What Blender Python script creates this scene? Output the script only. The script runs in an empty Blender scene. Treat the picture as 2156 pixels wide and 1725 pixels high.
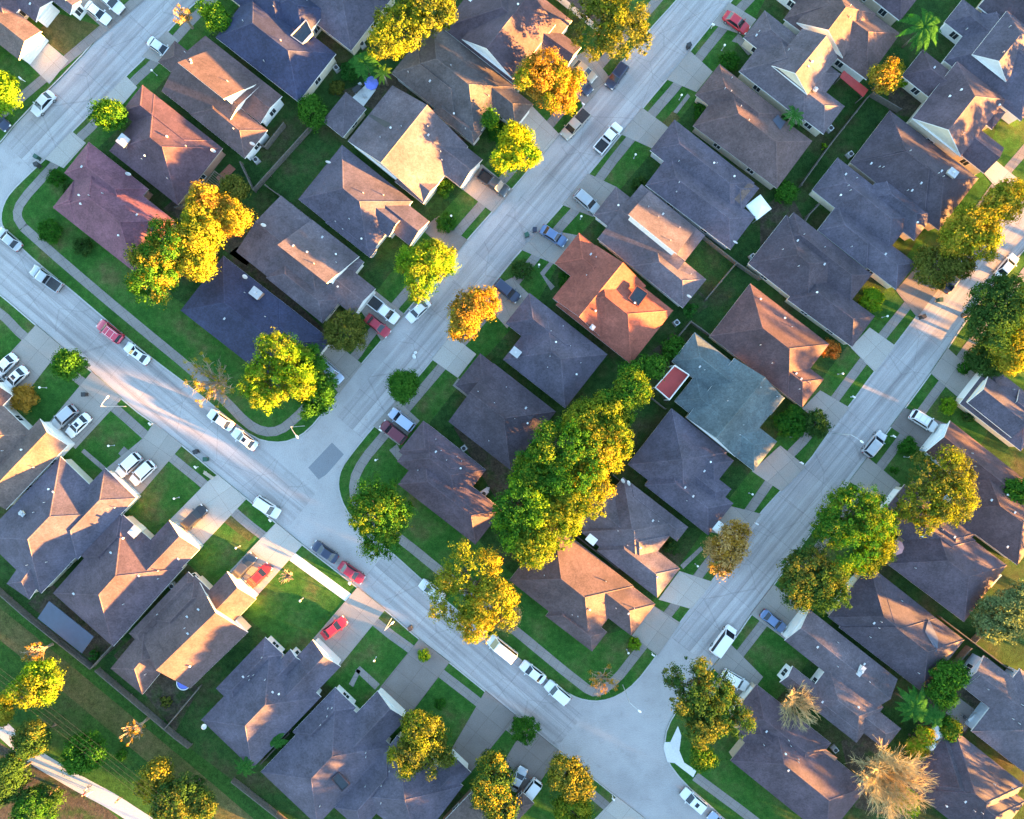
import bpy, math, random
import numpy as np
from mathutils import Vector, Matrix

SC = bpy.context.scene
COL = SC.collection
# ---------------------------------------------------------------- camera, sky, sun, exposure
H = 114.0            # camera height above the road (m)
KD = 12.58           # layout units per metre on the ground
CX, CY = 1078.0, 862.5
cam_d = bpy.data.cameras.new("camera"); cam = bpy.data.objects.new("camera", cam_d); COL.objects.link(cam)
cam.location = (0, 0, H); cam.rotation_euler = (0, 0, 0)
cam_d.sensor_fit = 'HORIZONTAL'; cam_d.sensor_width = 36.0
cam_d.lens = 36.0 * (KD * H) / 2156.0
cam_d.clip_start = 1.0; cam_d.clip_end = 6000.0
SC.camera = cam
SUN_AZ = math.radians(-23.0)     # direction towards the sun in the xy plane
SUN_EL = math.radians(4.7)
w = bpy.data.worlds.new("World"); SC.world = w; w.use_nodes = True
nt = w.node_tree; nt.nodes.clear()
sky = nt.nodes.new('ShaderNodeTexSky'); sky.sky_type = 'NISHITA'; sky.sun_disc = False
sky.sun_elevation = SUN_EL; sky.sun_rotation = math.pi / 2 - SUN_AZ
sky.air_density = 1.0; sky.dust_density = 0.3; sky.ozone_density = 1.7
bg = nt.nodes.new('ShaderNodeBackground'); bg.inputs[1].default_value = 0.086
wo = nt.nodes.new('ShaderNodeOutputWorld')
nt.links.new(sky.outputs[0], bg.inputs[0]); nt.links.new(bg.outputs[0], wo.inputs[0])
sd = bpy.data.lights.new("sun", 'SUN'); so = bpy.data.objects.new("sun", sd); COL.objects.link(so)
sd.energy = 5.0; sd.angle = math.radians(0.9); sd.color = (1.0, 0.45, 0.095)
sv = Vector((math.cos(SUN_AZ) * math.cos(SUN_EL), math.sin(SUN_AZ) * math.cos(SUN_EL), math.sin(SUN_EL)))
so.rotation_euler = sv.to_track_quat('Z', 'Y').to_euler(); so.location = (60, -40, 60)
SC.view_settings.view_transform = 'Standard'; SC.view_settings.look = 'None'
SC.view_settings.exposure = 4.42; SC.view_settings.gamma = 1.0
SC.render.engine = 'CYCLES'; SC.cycles.max_bounces = 5; SC.cycles.diffuse_bounces = 3
SC.cycles.transmission_bounces = 3; SC.cycles.use_denoising = True

# ---------------------------------------------------------------- helpers
def P(x, y, z=0.0):
    """layout units (seen at height z) -> world point"""
    k = (H - z) / H / KD
    return Vector(((x - CX) * k, -(y - CY) * k, z))

def tag(o, label=None, cat=None, group=None, kind=None):
    if label: o['label'] = label
    if cat: o['category'] = cat
    if group: o['group'] = group
    if kind: o['kind'] = kind
    return o

def empty(name, loc=(0, 0, 0), rz=0.0):
    o = bpy.data.objects.new(name, None); COL.objects.link(o)
    o.location = loc; o.rotation_euler = (0, 0, rz); o.empty_display_size = 0.3
    return o

class MB:
    def __init__(s): s.v = []; s.f = []; s.m = []; s.sm = False
    def poly(s, pts, mi=0):
        n = len(s.v); s.v.extend([tuple(p) for p in pts]); s.f.append(tuple(range(n, n + len(pts)))); s.m.append(mi)
    def box(s, c, d, rz=0.0, mi=0, taper=1.0):
        cx, cy, cz = c; hx, hy, hz = d[0] / 2, d[1] / 2, d[2] / 2
        ca, sa = math.cos(rz), math.sin(rz); P8 = []
        for z, k in ((-hz, 1.0), (hz, taper)):
            for x, y in ((-hx, -hy), (hx, -hy), (hx, hy), (-hx, hy)):
                x *= k; y *= k
                P8.append((cx + x * ca - y * sa, cy + x * sa + y * ca, cz + z))
        n = len(s.v); s.v.extend(P8)
        for q in ((3, 2, 1, 0), (4, 5, 6, 7), (0, 1, 5, 4), (1, 2, 6, 5), (2, 3, 7, 6), (3, 0, 4, 7)):
            s.f.append(tuple(n + i for i in q)); s.m.append(mi)
    def tube(s, pts, rads, n=6, mi=0, cap=True):
        pts = [Vector(p) for p in pts]; base = len(s.v)
        for i, p in enumerate(pts):
            d = (pts[min(i + 1, len(pts) - 1)] - pts[max(i - 1, 0)]).normalized()
            u = d.cross(Vector((0, 0, 1)))
            if u.length < 0.05: u = Vector((1, 0, 0))
            u.normalize(); q = d.cross(u)
            for k in range(n):
                a = 2 * math.pi * k / n
                s.v.append(tuple(p + (u * math.cos(a) + q * math.sin(a)) * rads[i]))
        for i in range(len(pts) - 1):
            for k in range(n):
                k2 = (k + 1) % n
                s.f.append((base + i * n + k, base + i * n + k2, base + (i + 1) * n + k2, base + (i + 1) * n + k)); s.m.append(mi)
        if cap:
            s.f.append(tuple(base + k for k in range(n))[::-1]); s.m.append(mi)
            e = base + (len(pts) - 1) * n
            s.f.append(tuple(e + k for k in range(n))); s.m.append(mi)
    def ball(s, c, r, rz=None, nu=10, nv=6, mi=0):
        rz = rz or r; base = len(s.v)
        for j in range(nv + 1):
            t = math.pi * j / nv
            for k in range(nu):
                a = 2 * math.pi * k / nu
                s.v.append((c[0] + r * math.sin(t) * math.cos(a), c[1] + r * math.sin(t) * math.sin(a), c[2] + rz * math.cos(t)))
        for j in range(nv):
            for k in range(nu):
                k2 = (k + 1) % nu
                s.f.append((base + j * nu + k, base + (j + 1) * nu + k, base + (j + 1) * nu + k2, base + j * nu + k2)); s.m.append(mi)
    def mesh(s, name, mats):
        me = bpy.data.meshes.new(name); me.from_pydata(s.v, [], s.f)
        for m in (mats if isinstance(mats, (list, tuple)) else [mats]): me.materials.append(m)
        me.polygons.foreach_set('material_index', s.m)
        if s.sm: me.polygons.foreach_set('use_smooth', [True] * len(s.f))
        me.update(); return me
    def build(s, name, mats, parent=None, loc=None):
        o = bpy.data.objects.new(name, s.mesh(name, mats)); COL.objects.link(o)
        if parent is not None: o.parent = parent
        if loc is not None: o.location = loc
        return o

def copy_tree(o, parent=None, loc=None, rz=None):
    c = o.copy(); COL.objects.link(c); c.parent = parent
    if loc is not None: c.location = loc
    if rz is not None: c.rotation_euler = (0, 0, rz)
    for ch in list(o.children): copy_tree(ch, c)
    return c

# ---------------------------------------------------------------- materials
MATS = {}
def nodes_of(name):
    m = bpy.data.materials.new(name); m.use_nodes = True
    t = m.node_tree; b = t.nodes['Principled BSDF']; MATS[name] = m
    return m, t, b
def noise(t, scale, detail=3.0, coord=None, rough=0.6):
    n = t.nodes.new('ShaderNodeTexNoise'); n.inputs['Scale'].default_value = scale
    n.inputs['Detail'].default_value = detail; n.inputs['Roughness'].default_value = rough
    if coord is not None: t.links.new(coord, n.inputs['Vector'])
    return n
def ramp(t, fac, stops):
    r = t.nodes.new('ShaderNodeValToRGB'); e = r.color_ramp.elements
    while len(e) < len(stops): e.new(0.5)
    for i, (p, c) in enumerate(stops): e[i].position = p; e[i].color = (*c, 1)
    t.links.new(fac, r.inputs[0]); return r
def mix(t, a, b, fac, mode='MIX'):
    n = t.nodes.new('ShaderNodeMix'); n.data_type = 'RGBA'; n.blend_type = mode
    for sock, v in ((n.inputs[0], fac), (n.inputs[6], a), (n.inputs[7], b)):
        if hasattr(v, 'is_linked') or hasattr(v, 'links'): t.links.new(v, sock)
        else: sock.default_value = v if not isinstance(v, tuple) else (*v, 1)
    return n.outputs[2]
def mul(c, k): return tuple(min(1.0, x * k) for x in c)

def plain(name, col, rough=0.7, var=0.15, scale=3.0, metal=0.0, coat=0.0):
    m, t, b = nodes_of(name)
    tc = t.nodes.new('ShaderNodeTexCoord')
    n = noise(t, scale, 4, tc.outputs['Object'])
    r = ramp(t, n.outputs[0], [(0.3, mul(col, 1 - var)), (0.7, mul(col, 1 + var))])
    t.links.new(r.outputs[0], b.inputs['Base Color'])
    b.inputs['Roughness'].default_value = rough; b.inputs['Metallic'].default_value = metal
    b.inputs['Coat Weight'].default_value = coat; b.inputs['Coat Roughness'].default_value = 0.06
    return m

def shingle(name, col, spread=0.42):
    """asphalt shingles: grain, mottled tabs, weather streaks"""
    m, t, b = nodes_of(name)
    tc = t.nodes.new('ShaderNodeTexCoord'); co = tc.outputs['Object']
    big = noise(t, 0.22, 6, co, 0.68)
    r1 = ramp(t, big.outputs[0], [(0.3, mul(col, 1 - spread)), (0.55, col), (0.75, mul(col, 1 + spread))])
    vo = t.nodes.new('ShaderNodeTexVoronoi'); vo.inputs['Scale'].default_value = 4.2
    t.links.new(co, vo.inputs['Vector'])
    hs = t.nodes.new('ShaderNodeSeparateColor'); t.links.new(vo.outputs['Color'], hs.inputs[0])
    r2 = ramp(t, hs.outputs[0], [(0.0, (0.82,) * 3), (1.0, (1.17,) * 3)])
    c = mix(t, r1.outputs[0], r2.outputs[0], 1.0, 'MULTIPLY')
    fine = noise(t, 9.0, 3, co, 0.7)
    r3 = ramp(t, fine.outputs[0], [(0.3, (0.8,) * 3), (0.72, (1.2,) * 3)])
    c = mix(t, c, r3.outputs[0], 1.0, 'MULTIPLY')
    t.links.new(c, b.inputs['Base Color'])
    b.inputs['Roughness'].default_value = 0.88
    b.inputs['Specular IOR Level'].default_value = 0.35
    bp = t.nodes.new('ShaderNodeBump'); bp.inputs['Strength'].default_value = 0.5; bp.inputs['Distance'].default_value = 0.05
    t.links.new(fine.outputs[0], bp.inputs['Height']); t.links.new(bp.outputs[0], b.inputs['Normal'])
    return m

def leafmat(name, ca, cb, trans=0.4, scale=0.5):
    m, t, b = nodes_of(name)
    t.nodes.remove(b)
    tc = t.nodes.new('ShaderNodeTexCoord'); ge = t.nodes.new('ShaderNodeNewGeometry')
    n = noise(t, scale, 4, tc.outputs['Object'])
    ad = t.nodes.new('ShaderNodeMath'); ad.operation = 'MULTIPLY_ADD'
    t.links.new(ge.outputs['Random Per Island'], ad.inputs[0]); ad.inputs[1].default_value = 0.55
    sb = t.nodes.new('ShaderNodeMath'); sb.operation = 'SUBTRACT'; sb.inputs[1].default_value = 0.28
    t.links.new(n.outputs[0], sb.inputs[0]); t.links.new(sb.outputs[0], ad.inputs[2])
    r = ramp(t, ad.outputs[0], [(0.18, ca), (0.78, cb)])
    d = t.nodes.new('ShaderNodeBsdfDiffuse'); tr = t.nodes.new('ShaderNodeBsdfTranslucent')
    t.links.new(r.outputs[0], d.inputs[0])
    hs = t.nodes.new('ShaderNodeHueSaturation'); hs.inputs['Saturation'].default_value = 1.15; hs.inputs['Value'].default_value = 1.1
    t.links.new(r.outputs[0], hs.inputs['Color']); t.links.new(hs.outputs[0], tr.inputs[0])
    mx = t.nodes.new('ShaderNodeMixShader'); mx.inputs[0].default_value = trans
    t.links.new(d.outputs[0], mx.inputs[1]); t.links.new(tr.outputs[0], mx.inputs[2])
    t.links.new(mx.outputs[0], t.nodes['Material Output'].inputs[0])
    return m

def grassmat(name, stops, blades=7.0, patch=0.09):
    m, t, b = nodes_of(name)
    tc = t.nodes.new('ShaderNodeTexCoord'); co = tc.outputs['Object']
    big = noise(t, patch, 5, co, 0.62)
    c = ramp(t, big.outputs[0], stops).outputs[0]
    mid = noise(t, 1.1, 4, co, 0.7)
    c = mix(t, c, ramp(t, mid.outputs[0], [(0.3, (0.62, 0.66, 0.6)), (0.72, (1.35, 1.28, 1.3))]).outputs[0], 1.0, 'MULTIPLY')
    fin = noise(t, blades, 3, co, 0.75)
    c = mix(t, c, ramp(t, fin.outputs[0], [(0.3, (0.55,) * 3), (0.7, (1.5, 1.45, 1.3))]).outputs[0], 1.0, 'MULTIPLY')
    t.links.new(c, b.inputs['Base Color']); b.inputs['Roughness'].default_value = 0.95
    b.inputs['Specular IOR Level'].default_value = 0.1
    bp = t.nodes.new('ShaderNodeBump'); bp.inputs['Strength'].default_value = 0.8; bp.inputs['Distance'].default_value = 0.08
    t.links.new(fin.outputs[0], bp.inputs['Height']); t.links.new(bp.outputs[0], b.inputs['Normal'])
    return m

def concrete(name, col, joint=None, dirt=0.25, streak=None, stain=(0.22, 0.2, 0.19)):
    m, t, b = nodes_of(name)
    tc = t.nodes.new('ShaderNodeTexCoord'); co = tc.outputs['Object']
    big = noise(t, 0.12, 6, co, 0.65)
    c = ramp(t, big.outputs[0], [(0.28, mul(col, 1 - dirt)), (0.5, col), (0.72, mul(col, 1 + dirt * 0.6))]).outputs[0]
    if streak:
        mp = t.nodes.new('ShaderNodeMapping'); mp.inputs['Scale'].default_value = (0.02, 0.9, 1)
        t.links.new(co, mp.inputs[0])
        sn = noise(t, 1.0, 5, mp.outputs[0], 0.6)
        c = mix(t, c, ramp(t, sn.outputs[0], [(0.34, (0.70, 0.69, 0.70)), (0.62, (1.14,) * 3)]).outputs[0], 1.0, 'MULTIPLY')
    st = noise(t, 0.5, 5, co, 0.7)
    fac = ramp(t, st.outputs[0], [(0.58, (0, 0, 0)), (0.78, (0.6, 0.6, 0.6))])
    c = mix(t, c, stain, fac.outputs[0])
    fin = noise(t, 6.0, 3, co, 0.7)
    c = mix(t, c, ramp(t, fin.outputs[0], [(0.3, (0.84,) * 3), (0.7, (1.16,) * 3)]).outputs[0], 1.0, 'MULTIPLY')
    if streak:
        mp2 = t.nodes.new('ShaderNodeMapping'); mp2.inputs['Scale'].default_value = (1, 1, 1)
        dn = noise(t, 0.35, 4, co, 0.7); va = t.nodes.new('ShaderNodeMix'); va.data_type = 'RGBA'; va.inputs[0].default_value = 0.82
        t.links.new(dn.outputs['Color'], va.inputs[6]); t.links.new(co, va.inputs[7])
        vo = t.nodes.new('ShaderNodeTexVoronoi'); vo.feature = 'DISTANCE_TO_EDGE'; vo.inputs['Scale'].default_value = 0.13
        t.links.new(va.outputs[2], vo.inputs['Vector'])
        cr = ramp(t, vo.outputs['Distance'], [(0.0, (0.80, 0.79, 0.79)), (0.010, (1, 1, 1))])
        c = mix(t, c, cr.outputs[0], 1.0, 'MULTIPLY')
    if joint:
        br = t.nodes.new('ShaderNodeTexBrick'); br.offset = 0.0
        br.inputs['Color1'].default_value = (1, 1, 1, 1); br.inputs['Color2'].default_value = (0.9, 0.9, 0.9, 1)
        br.inputs['Mortar'].default_value = (0.5, 0.48, 0.46, 1) if not streak else (0.76, 0.75, 0.75, 1); br.inputs['Scale'].default_value = 1.0
        br.inputs['Mortar Size'].default_value = joint[2]; br.inputs['Brick Width'].default_value = joint[0]
        br.inputs['Row Height'].default_value = joint[1]
        t.links.new(co, br.inputs['Vector'])
        c = mix(t, c, br.outputs['Color'], 1.0, 'MULTIPLY')
    t.links.new(c, b.inputs['Base Color']); b.inputs['Roughness'].default_value = 0.9
    b.inputs['Specular IOR Level'].default_value = 0.2
    bp = t.nodes.new('ShaderNodeBump'); bp.inputs['Strength'].default_value = 0.25; bp.inputs['Distance'].default_value = 0.03
    t.links.new(fin.outputs[0], bp.inputs['Height']); t.links.new(bp.outputs[0], b.inputs['Normal'])
    return m

ROOFC = dict(mauve=(0.162, 0.069, 0.091), plum=(0.094, 0.054, 0.068), brown=(0.103, 0.069, 0.070), grey=(0.109, 0.089, 0.104),
    dark=(0.064, 0.050, 0.064), navy=(0.036, 0.040, 0.079), red=(0.243, 0.074, 0.050), teal=(0.087, 0.112, 0.121),
    tan=(0.135, 0.094, 0.082), slate=(0.083, 0.072, 0.098), maroon=(0.087, 0.050, 0.053), taupe=(0.086, 0.061, 0.076), olive=(0.104, 0.086, 0.086))
ROOF = {k: shingle('shingle_' + k, c) for k, c in ROOFC.items()}
WALL = {k: plain('wall_' + k, c, 0.85, 0.08, 2.0) for k, c in dict(
    white=(0.72, 0.71, 0.68), cream=(0.62, 0.55, 0.42), brick=(0.33, 0.2, 0.15), grey=(0.45, 0.45, 0.46),
    tan=(0.48, 0.4, 0.31), blue=(0.5, 0.55, 0.62)).items()}
TRIM = plain('trim_white', (0.74, 0.73, 0.71), 0.6, 0.06)
TRIMT = plain('trim_taupe', (0.34, 0.30, 0.27), 0.6, 0.08)
TRIMG = plain('trim_grey', (0.40, 0.40, 0.41), 0.6, 0.08)
GLASS = plain('window_glass', (0.03, 0.036, 0.045), 0.08, 0.2)
METAL = plain('vent_metal', (0.5, 0.5, 0.5), 0.45, 0.1, metal=0.3)
DARK = plain('dark_rubber', (0.03, 0.03, 0.033), 0.7, 0.2)
DOORM = plain('garage_door_paint', (0.70, 0.69, 0.66), 0.6, 0.05)
BRICK = plain('red_brick', (0.3, 0.11, 0.07), 0.9, 0.25, 6.0)
WOOD = plain('weathered_wood', (0.17, 0.125, 0.09), 0.9, 0.35, 2.5)
WOODG = plain('grey_wood', (0.115, 0.098, 0.082), 0.9, 0.3, 2.5)
BARK = plain('bark', (0.12, 0.09, 0.065), 0.95, 0.3, 4)
STRAW = plain('straw_twigs', (0.38, 0.31, 0.15), 0.95, 0.3, 1.5)
BARKP = plain('bark_pale', (0.30, 0.23, 0.16), 0.95, 0.25, 4)
WHITEP = plain('white_paint', (0.78, 0.78, 0.77), 0.5, 0.05)
GREENP = plain('green_plastic', (0.02, 0.075, 0.05), 0.5, 0.15)
NAVYP = plain('navy_plastic', (0.02, 0.025, 0.05), 0.5, 0.15)
BLUEC = plain('blue_canvas', (0.12, 0.16, 0.55), 0.8, 0.1)
REDC = plain('red_metal', (0.34, 0.035, 0.03), 0.6, 0.15, 1.0)
BLUEM = plain('blue_grey_metal', (0.045, 0.06, 0.1), 0.5, 0.1, 1.0)
GLOBE = plain('white_globe', (0.85, 0.85, 0.83), 0.3, 0.02)
SKINM = plain('skin', (0.5, 0.32, 0.24), 0.6, 0.05)
# ---------------------------------------------------------------- the setting: ground, roads, pavements
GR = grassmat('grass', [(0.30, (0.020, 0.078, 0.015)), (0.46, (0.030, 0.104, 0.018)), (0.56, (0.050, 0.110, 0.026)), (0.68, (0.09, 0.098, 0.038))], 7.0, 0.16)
GRE = grassmat('grass_greenbelt', [(0.32, (0.020, 0.065, 0.014)), (0.52, (0.030, 0.085, 0.016)), (0.66, (0.06, 0.075, 0.028)), (0.8, (0.10, 0.08, 0.045))], 5.0, 0.07)
GRB = grassmat('grass_dry', [(0.3, (0.05, 0.075, 0.02)), (0.6, (0.10, 0.09, 0.038)), (0.8, (0.15, 0.11, 0.055))], 6.0, 0.15)
SOIL = grassmat('soil', [(0.3, (0.05, 0.043, 0.034)), (0.48, (0.07, 0.058, 0.045)), (0.62, (0.035, 0.062, 0.022))], 4.0, 0.3)
GRSHADE = grassmat('grass_yard_shade', [(0.3, (0.016, 0.048, 0.015)), (0.48, (0.026, 0.07, 0.018)), (0.6, (0.05, 0.062, 0.026)), (0.74, (0.075, 0.06, 0.042))], 6.0, 0.14)  # yard grass, darkened to imitate the shade between houses
FAR = grassmat('far_grass', [(0.3, (0.03, 0.06, 0.02)), (0.7, (0.07, 0.08, 0.03))], 2.0, 0.02)
ROADM = concrete('road_concrete', (0.375, 0.35, 0.345), None, 0.22)
STRM = concrete('street_concrete', (0.375, 0.35, 0.345), (6.0, 3.7, 0.05), 0.2, streak=True)
PAVE = concrete('pavement_concrete', (0.235, 0.21, 0.195), (1.5, 1.6, 0.02), 0.22)
PAVEB = concrete('pavement_new_and_sunlit', (0.62, 0.61, 0.6), None, 0.1, stain=(0.5, 0.49, 0.48))  # new pavement; its paleness also imitates sun on one stretch
DRIVE = concrete('driveway_concrete', (0.295, 0.265, 0.24), (3.1, 3.1, 0.022), 0.25)
DRIVEP = concrete('driveway_pale_concrete', (0.40, 0.365, 0.33), (3.0, 3.0, 0.02), 0.15, stain=(0.33, 0.3, 0.28))
DRIVED = concrete('driveway_brown_concrete', (0.2, 0.172, 0.158), (3.2, 3.2, 0.02), 0.3)
PATCH = concrete('asphalt_patch', (0.20, 0.205, 0.225), None, 0.15, stain=(0.15, 0.15, 0.16))
KERB = concrete('kerb_concrete', (0.40, 0.385, 0.37), None, 0.2)
TRAIL = concrete('trail_concrete', (0.37, 0.37, 0.375), None, 0.12, stain=(0.33, 0.32, 0.31))

def sheet(name, pts, z, mat, bottom=None, kind='structure', frame=None):
    """flat polygon (layout units), optional skirt down to `bottom`; frame=(a,b) aligns the object's own axes with the edge a-b"""
    W = [P(x, y) for x, y in pts]
    o0 = Vector((0, 0, 0)); ang = 0.0
    if frame:
        a, b = P(*frame[0]), P(*frame[1]); o0 = Vector((a.x, a.y, 0)); ang = math.atan2(b.y - a.y, b.x - a.x)
    R = Matrix.Rotation(-ang, 3, 'Z')
    L = [R @ (p - o0) for p in W]
    ar = sum(L[i].x * L[(i + 1) % len(L)].y - L[(i + 1) % len(L)].x * L[i].y for i in range(len(L)))
    if ar < 0: L = L[::-1]
    mb = MB(); mb.poly([(p.x, p.y, z) for p in L])
    if bottom is not None:
        for i in range(len(L)):
            p, q = L[i], L[(i + 1) % len(L)]
            mb.poly([(p.x, p.y, bottom), (q.x, q.y, bottom), (q.x, q.y, z), (p.x, p.y, z)])
    o = mb.build(name, mat); o.location = o0; o.rotation_euler = (0, 0, ang)
    tag(o, kind=kind); return o

def offset_line(W, d):
    out = []
    for i, p in enumerate(W):
        a = W[max(i - 1, 0)]; b = W[min(i + 1, len(W) - 1)]
        t = Vector((b.x - a.x, b.y - a.y, 0)).normalized()
        out.append(Vector((p.x - t.y * d, p.y + t.x * d, 0)))
    return out
def smooth(pts, n=2):
    for _ in range(n):
        q = [pts[0]]
        for i in range(len(pts) - 1):
            a, b = pts[i], pts[i + 1]
            q.append((a[0] * .75 + b[0] * .25, a[1] * .75 + b[1] * .25)); q.append((a[0] * .25 + b[0] * .75, a[1] * .25 + b[1] * .75))
        q.append(pts[-1]); pts = q
    return pts
def strip(name, pts, width, z, mat, bottom=None, d0=None):
    W = [P(x, y) for x, y in pts]
    lo = offset_line(W, -width / 2 if d0 is None else d0); hi = offset_line(W, width / 2 if d0 is None else d0 + width)
    ang = math.atan2(W[-1].y - W[0].y, W[-1].x - W[0].x); R = Matrix.Rotation(-ang, 3, 'Z'); o0 = W[0].copy()
    lo = [R @ (p - o0) for p in lo]; hi = [R @ (p - o0) for p in hi]
    mb = MB()
    for i in range(len(W) - 1):
        a, b, c, d = lo[i], lo[i + 1], hi[i + 1], hi[i]
        mb.poly([(a.x, a.y, z), (b.x, b.y, z), (c.x, c.y, z), (d.x, d.y, z)])
        if bottom is not None:
            mb.poly([(a.x, a.y, bottom), (b.x, b.y, bottom), (b.x, b.y, z), (a.x, a.y, z)])
            mb.poly([(c.x, c.y, bottom), (d.x, d.y, bottom), (d.x, d.y, z), (c.x, c.y, z)])
    o = mb.build(name, mat); o.location = o0; o.rotation_euler = (0, 0, ang)
    return tag(o, kind='structure')

g = MB(); g.poly([(-3000, -3000, -0.08), (3000, -3000, -0.08), (3000, 3000, -0.08), (-3000, 3000, -0.08)])
tag(g.build('ground', FAR), kind='structure')
sheet('road', [(-700, -650), (2860, -650), (2860, 2430), (-700, 2430)], 0.0, ROADM)
strip('street_surface', [(742, 905), (1000, 605), (1484, 10), (2040, -650)], 7.2, 0.005, STRM)
strip('street_surface', [(1452, 1372), (1700, 1040), (1990, 655), (2145, 470), (2860, -350)], 7.4, 0.005, STRM)
strip('street_surface', [(45, 335), (350, 15), (950, -640)], 7.0, 0.005, STRM)
strip('street_surface', [(-200, 370), (40, 575), (420, 895), (640, 1070)], 7.2, 0.004, STRM)
strip('street_surface', [(790, 1190), (1060, 1425), (1200, 1540)], 6.8, 0.004, STRM)
sheet('road_patch', [(649, 985), (699, 932), (724, 957), (700, 985), (686, 1000), (671, 1010)], 0.010, PATCH)
sheet('road_patch', [(640, 905), (655, 890), (660, 896), (646, 911)], 0.010, PATCH)

E0L = [(-60, 370), (0, 305), (42, 252), (162, 132), (220, 65), (295, 0), (1050, -650)]
E0R = [(1150, -650), (415, 0), (352, 67), (310, 117), (265, 160), (217, 212), (152, 277), (95, 335), (57, 370), (22, 405)]
CW = [(8, 428), (1, 455), (5, 481)]
E2U = [(37, 516), (82, 558), (140, 604), (215, 668), (265, 711), (317, 754), (412, 825), (480, 882)]
CB = [(535, 924), (575, 934), (614, 930), (651, 907)]
E1L = [(689, 861), (714, 829), (761, 769), (804, 719), (851, 664), (974, 519), (1078, 402), (1145, 322), (1283, 165), (1368, 65), (1428, 0), (1990, -650)]
E1R = [(2110, -650), (1538, 0), (1428, 137), (1350, 230), (1238, 367), (1153, 468), (1098, 523), (1029, 608), (949, 706), (909, 758), (834, 845), (781, 903)]
CC = [(739, 955), (718, 985), (711, 1012), (713, 1037), (724, 1068), (745, 1097)]
E2V = [(826, 1166), (904, 1237), (1000, 1318), (1088, 1385), (1148, 1430), (1203, 1466)]
CD = [(1232, 1476), (1265, 1478), (1303, 1466), (1340, 1438)]
E3L = [(1380, 1386), (1428, 1316), (1498, 1228), (1578, 1112), (1617, 1062), (1700, 978), (1742, 917), (1785, 860), (1840, 785), (1927, 672), (1967, 616), (2060, 495), (2156, 390), (2860, -430)]
E3R = [(2860, -270), (2156, 525), (2100, 585), (2027, 682), (1992, 736), (1955, 790), (1903, 860), (1817, 975), (1727, 1092), (1667, 1175), (1632, 1225), (1578, 1296), (1550, 1338), (1500, 1405), (1450, 1462)]
CE = [(1414, 1508), (1397, 1550), (1401, 1600), (1438, 1649)]
E3D = [(1493, 1696), (1523, 1725), (1900, 2040), (2360, 2430)]
E2L = [(-700, 60), (0, 618), (77, 684), (130, 729), (200, 786), (282, 861), (327, 892), (385, 937), (460, 1000), (539, 1064), (584, 1102), (636, 1145), (714, 1205), (754, 1237), (809, 1280), (884, 1346), (944, 1391), (1024, 1456), (1078, 1501), (1178, 1581), (1233, 1624), (1295, 1674), (1353, 1719), (1750, 2040), (2230, 2430)]
BLOCKS = [
    (E0L + [(-700, -650), (-700, -160)], E0L, GR),
    (E0R + CW + E2U + CB + E1L, E0R + CW + E2U + CB + E1L, GR),
    (E1R + CC + E2V + CD + E3L, E1R + CC + E2V + CD + E3L, GR),
    (E3R + CE + E3D + [(2860, 2430)], E3R + CE + E3D, GR),
    (E2L + [(-700, 2430)], E2L, GR)]
ZB = 0.12
for poly, edge, m in BLOCKS:
    e2 = smooth(edge, 1)
    ps = e2 + poly[len(edge):]
    sheet('lawn_ground', ps, ZB, m, -0.03)
    W = [P(*p) for p in e2]
    c = P(*poly[len(edge) // 2 - 1]) if False else None
    ar = sum(ps[i][0] * ps[(i + 1) % len(ps)][1] - ps[(i + 1) % len(ps)][0] * ps[i][1] for i in range(len(ps)))
    strip('kerb', e2, 0.22, ZB + 0.006, KERB, d0=(-0.22 if ar > 0 else 0.0))

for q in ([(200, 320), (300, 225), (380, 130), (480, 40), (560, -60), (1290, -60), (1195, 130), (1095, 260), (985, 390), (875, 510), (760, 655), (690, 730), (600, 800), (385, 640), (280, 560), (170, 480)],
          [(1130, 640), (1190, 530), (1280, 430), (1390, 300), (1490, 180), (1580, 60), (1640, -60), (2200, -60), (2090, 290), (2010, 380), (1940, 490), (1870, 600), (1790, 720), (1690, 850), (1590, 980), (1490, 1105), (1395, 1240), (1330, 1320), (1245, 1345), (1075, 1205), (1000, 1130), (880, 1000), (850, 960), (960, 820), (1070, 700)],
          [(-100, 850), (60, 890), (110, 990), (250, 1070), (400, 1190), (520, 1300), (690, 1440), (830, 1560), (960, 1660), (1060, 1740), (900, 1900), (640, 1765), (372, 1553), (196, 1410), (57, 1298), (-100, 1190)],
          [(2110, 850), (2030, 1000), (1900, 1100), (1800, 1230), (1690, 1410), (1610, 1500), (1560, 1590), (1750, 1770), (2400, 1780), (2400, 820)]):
    sheet('yard_shade_ground', q, ZB + 0.003, GRSHADE)  # dark grass sheets paint the shade of back yards and house gaps

# greenbelt and dirt behind the lower houses
sheet('greenbelt_ground', [(-700, 700), (0, 1246), (57, 1298), (196, 1410), (372, 1553), (520, 1665), (640, 1765), (1500, 2430), (-700, 2430)], ZB + 0.004, GRE)
strip('dirt_track', smooth([(-60, 1265), (90, 1385), (300, 1560), (420, 1660), (560, 1780)]), 4.2, ZB + 0.008, GRB)
strip('trail_path', smooth([(-60, 1470), (7, 1536), (60, 1583), (95, 1607), (175, 1654), (237, 1686), (300, 1728), (420, 1800)]), 2.7, ZB + 0.02, TRAIL)
sheet('dirt_ground', [(-200, 1440), (0, 1562), (90, 1622), (230, 1705), (270, 1740), (200, 1900), (-300, 1900)], ZB + 0.008, SOIL)
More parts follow.
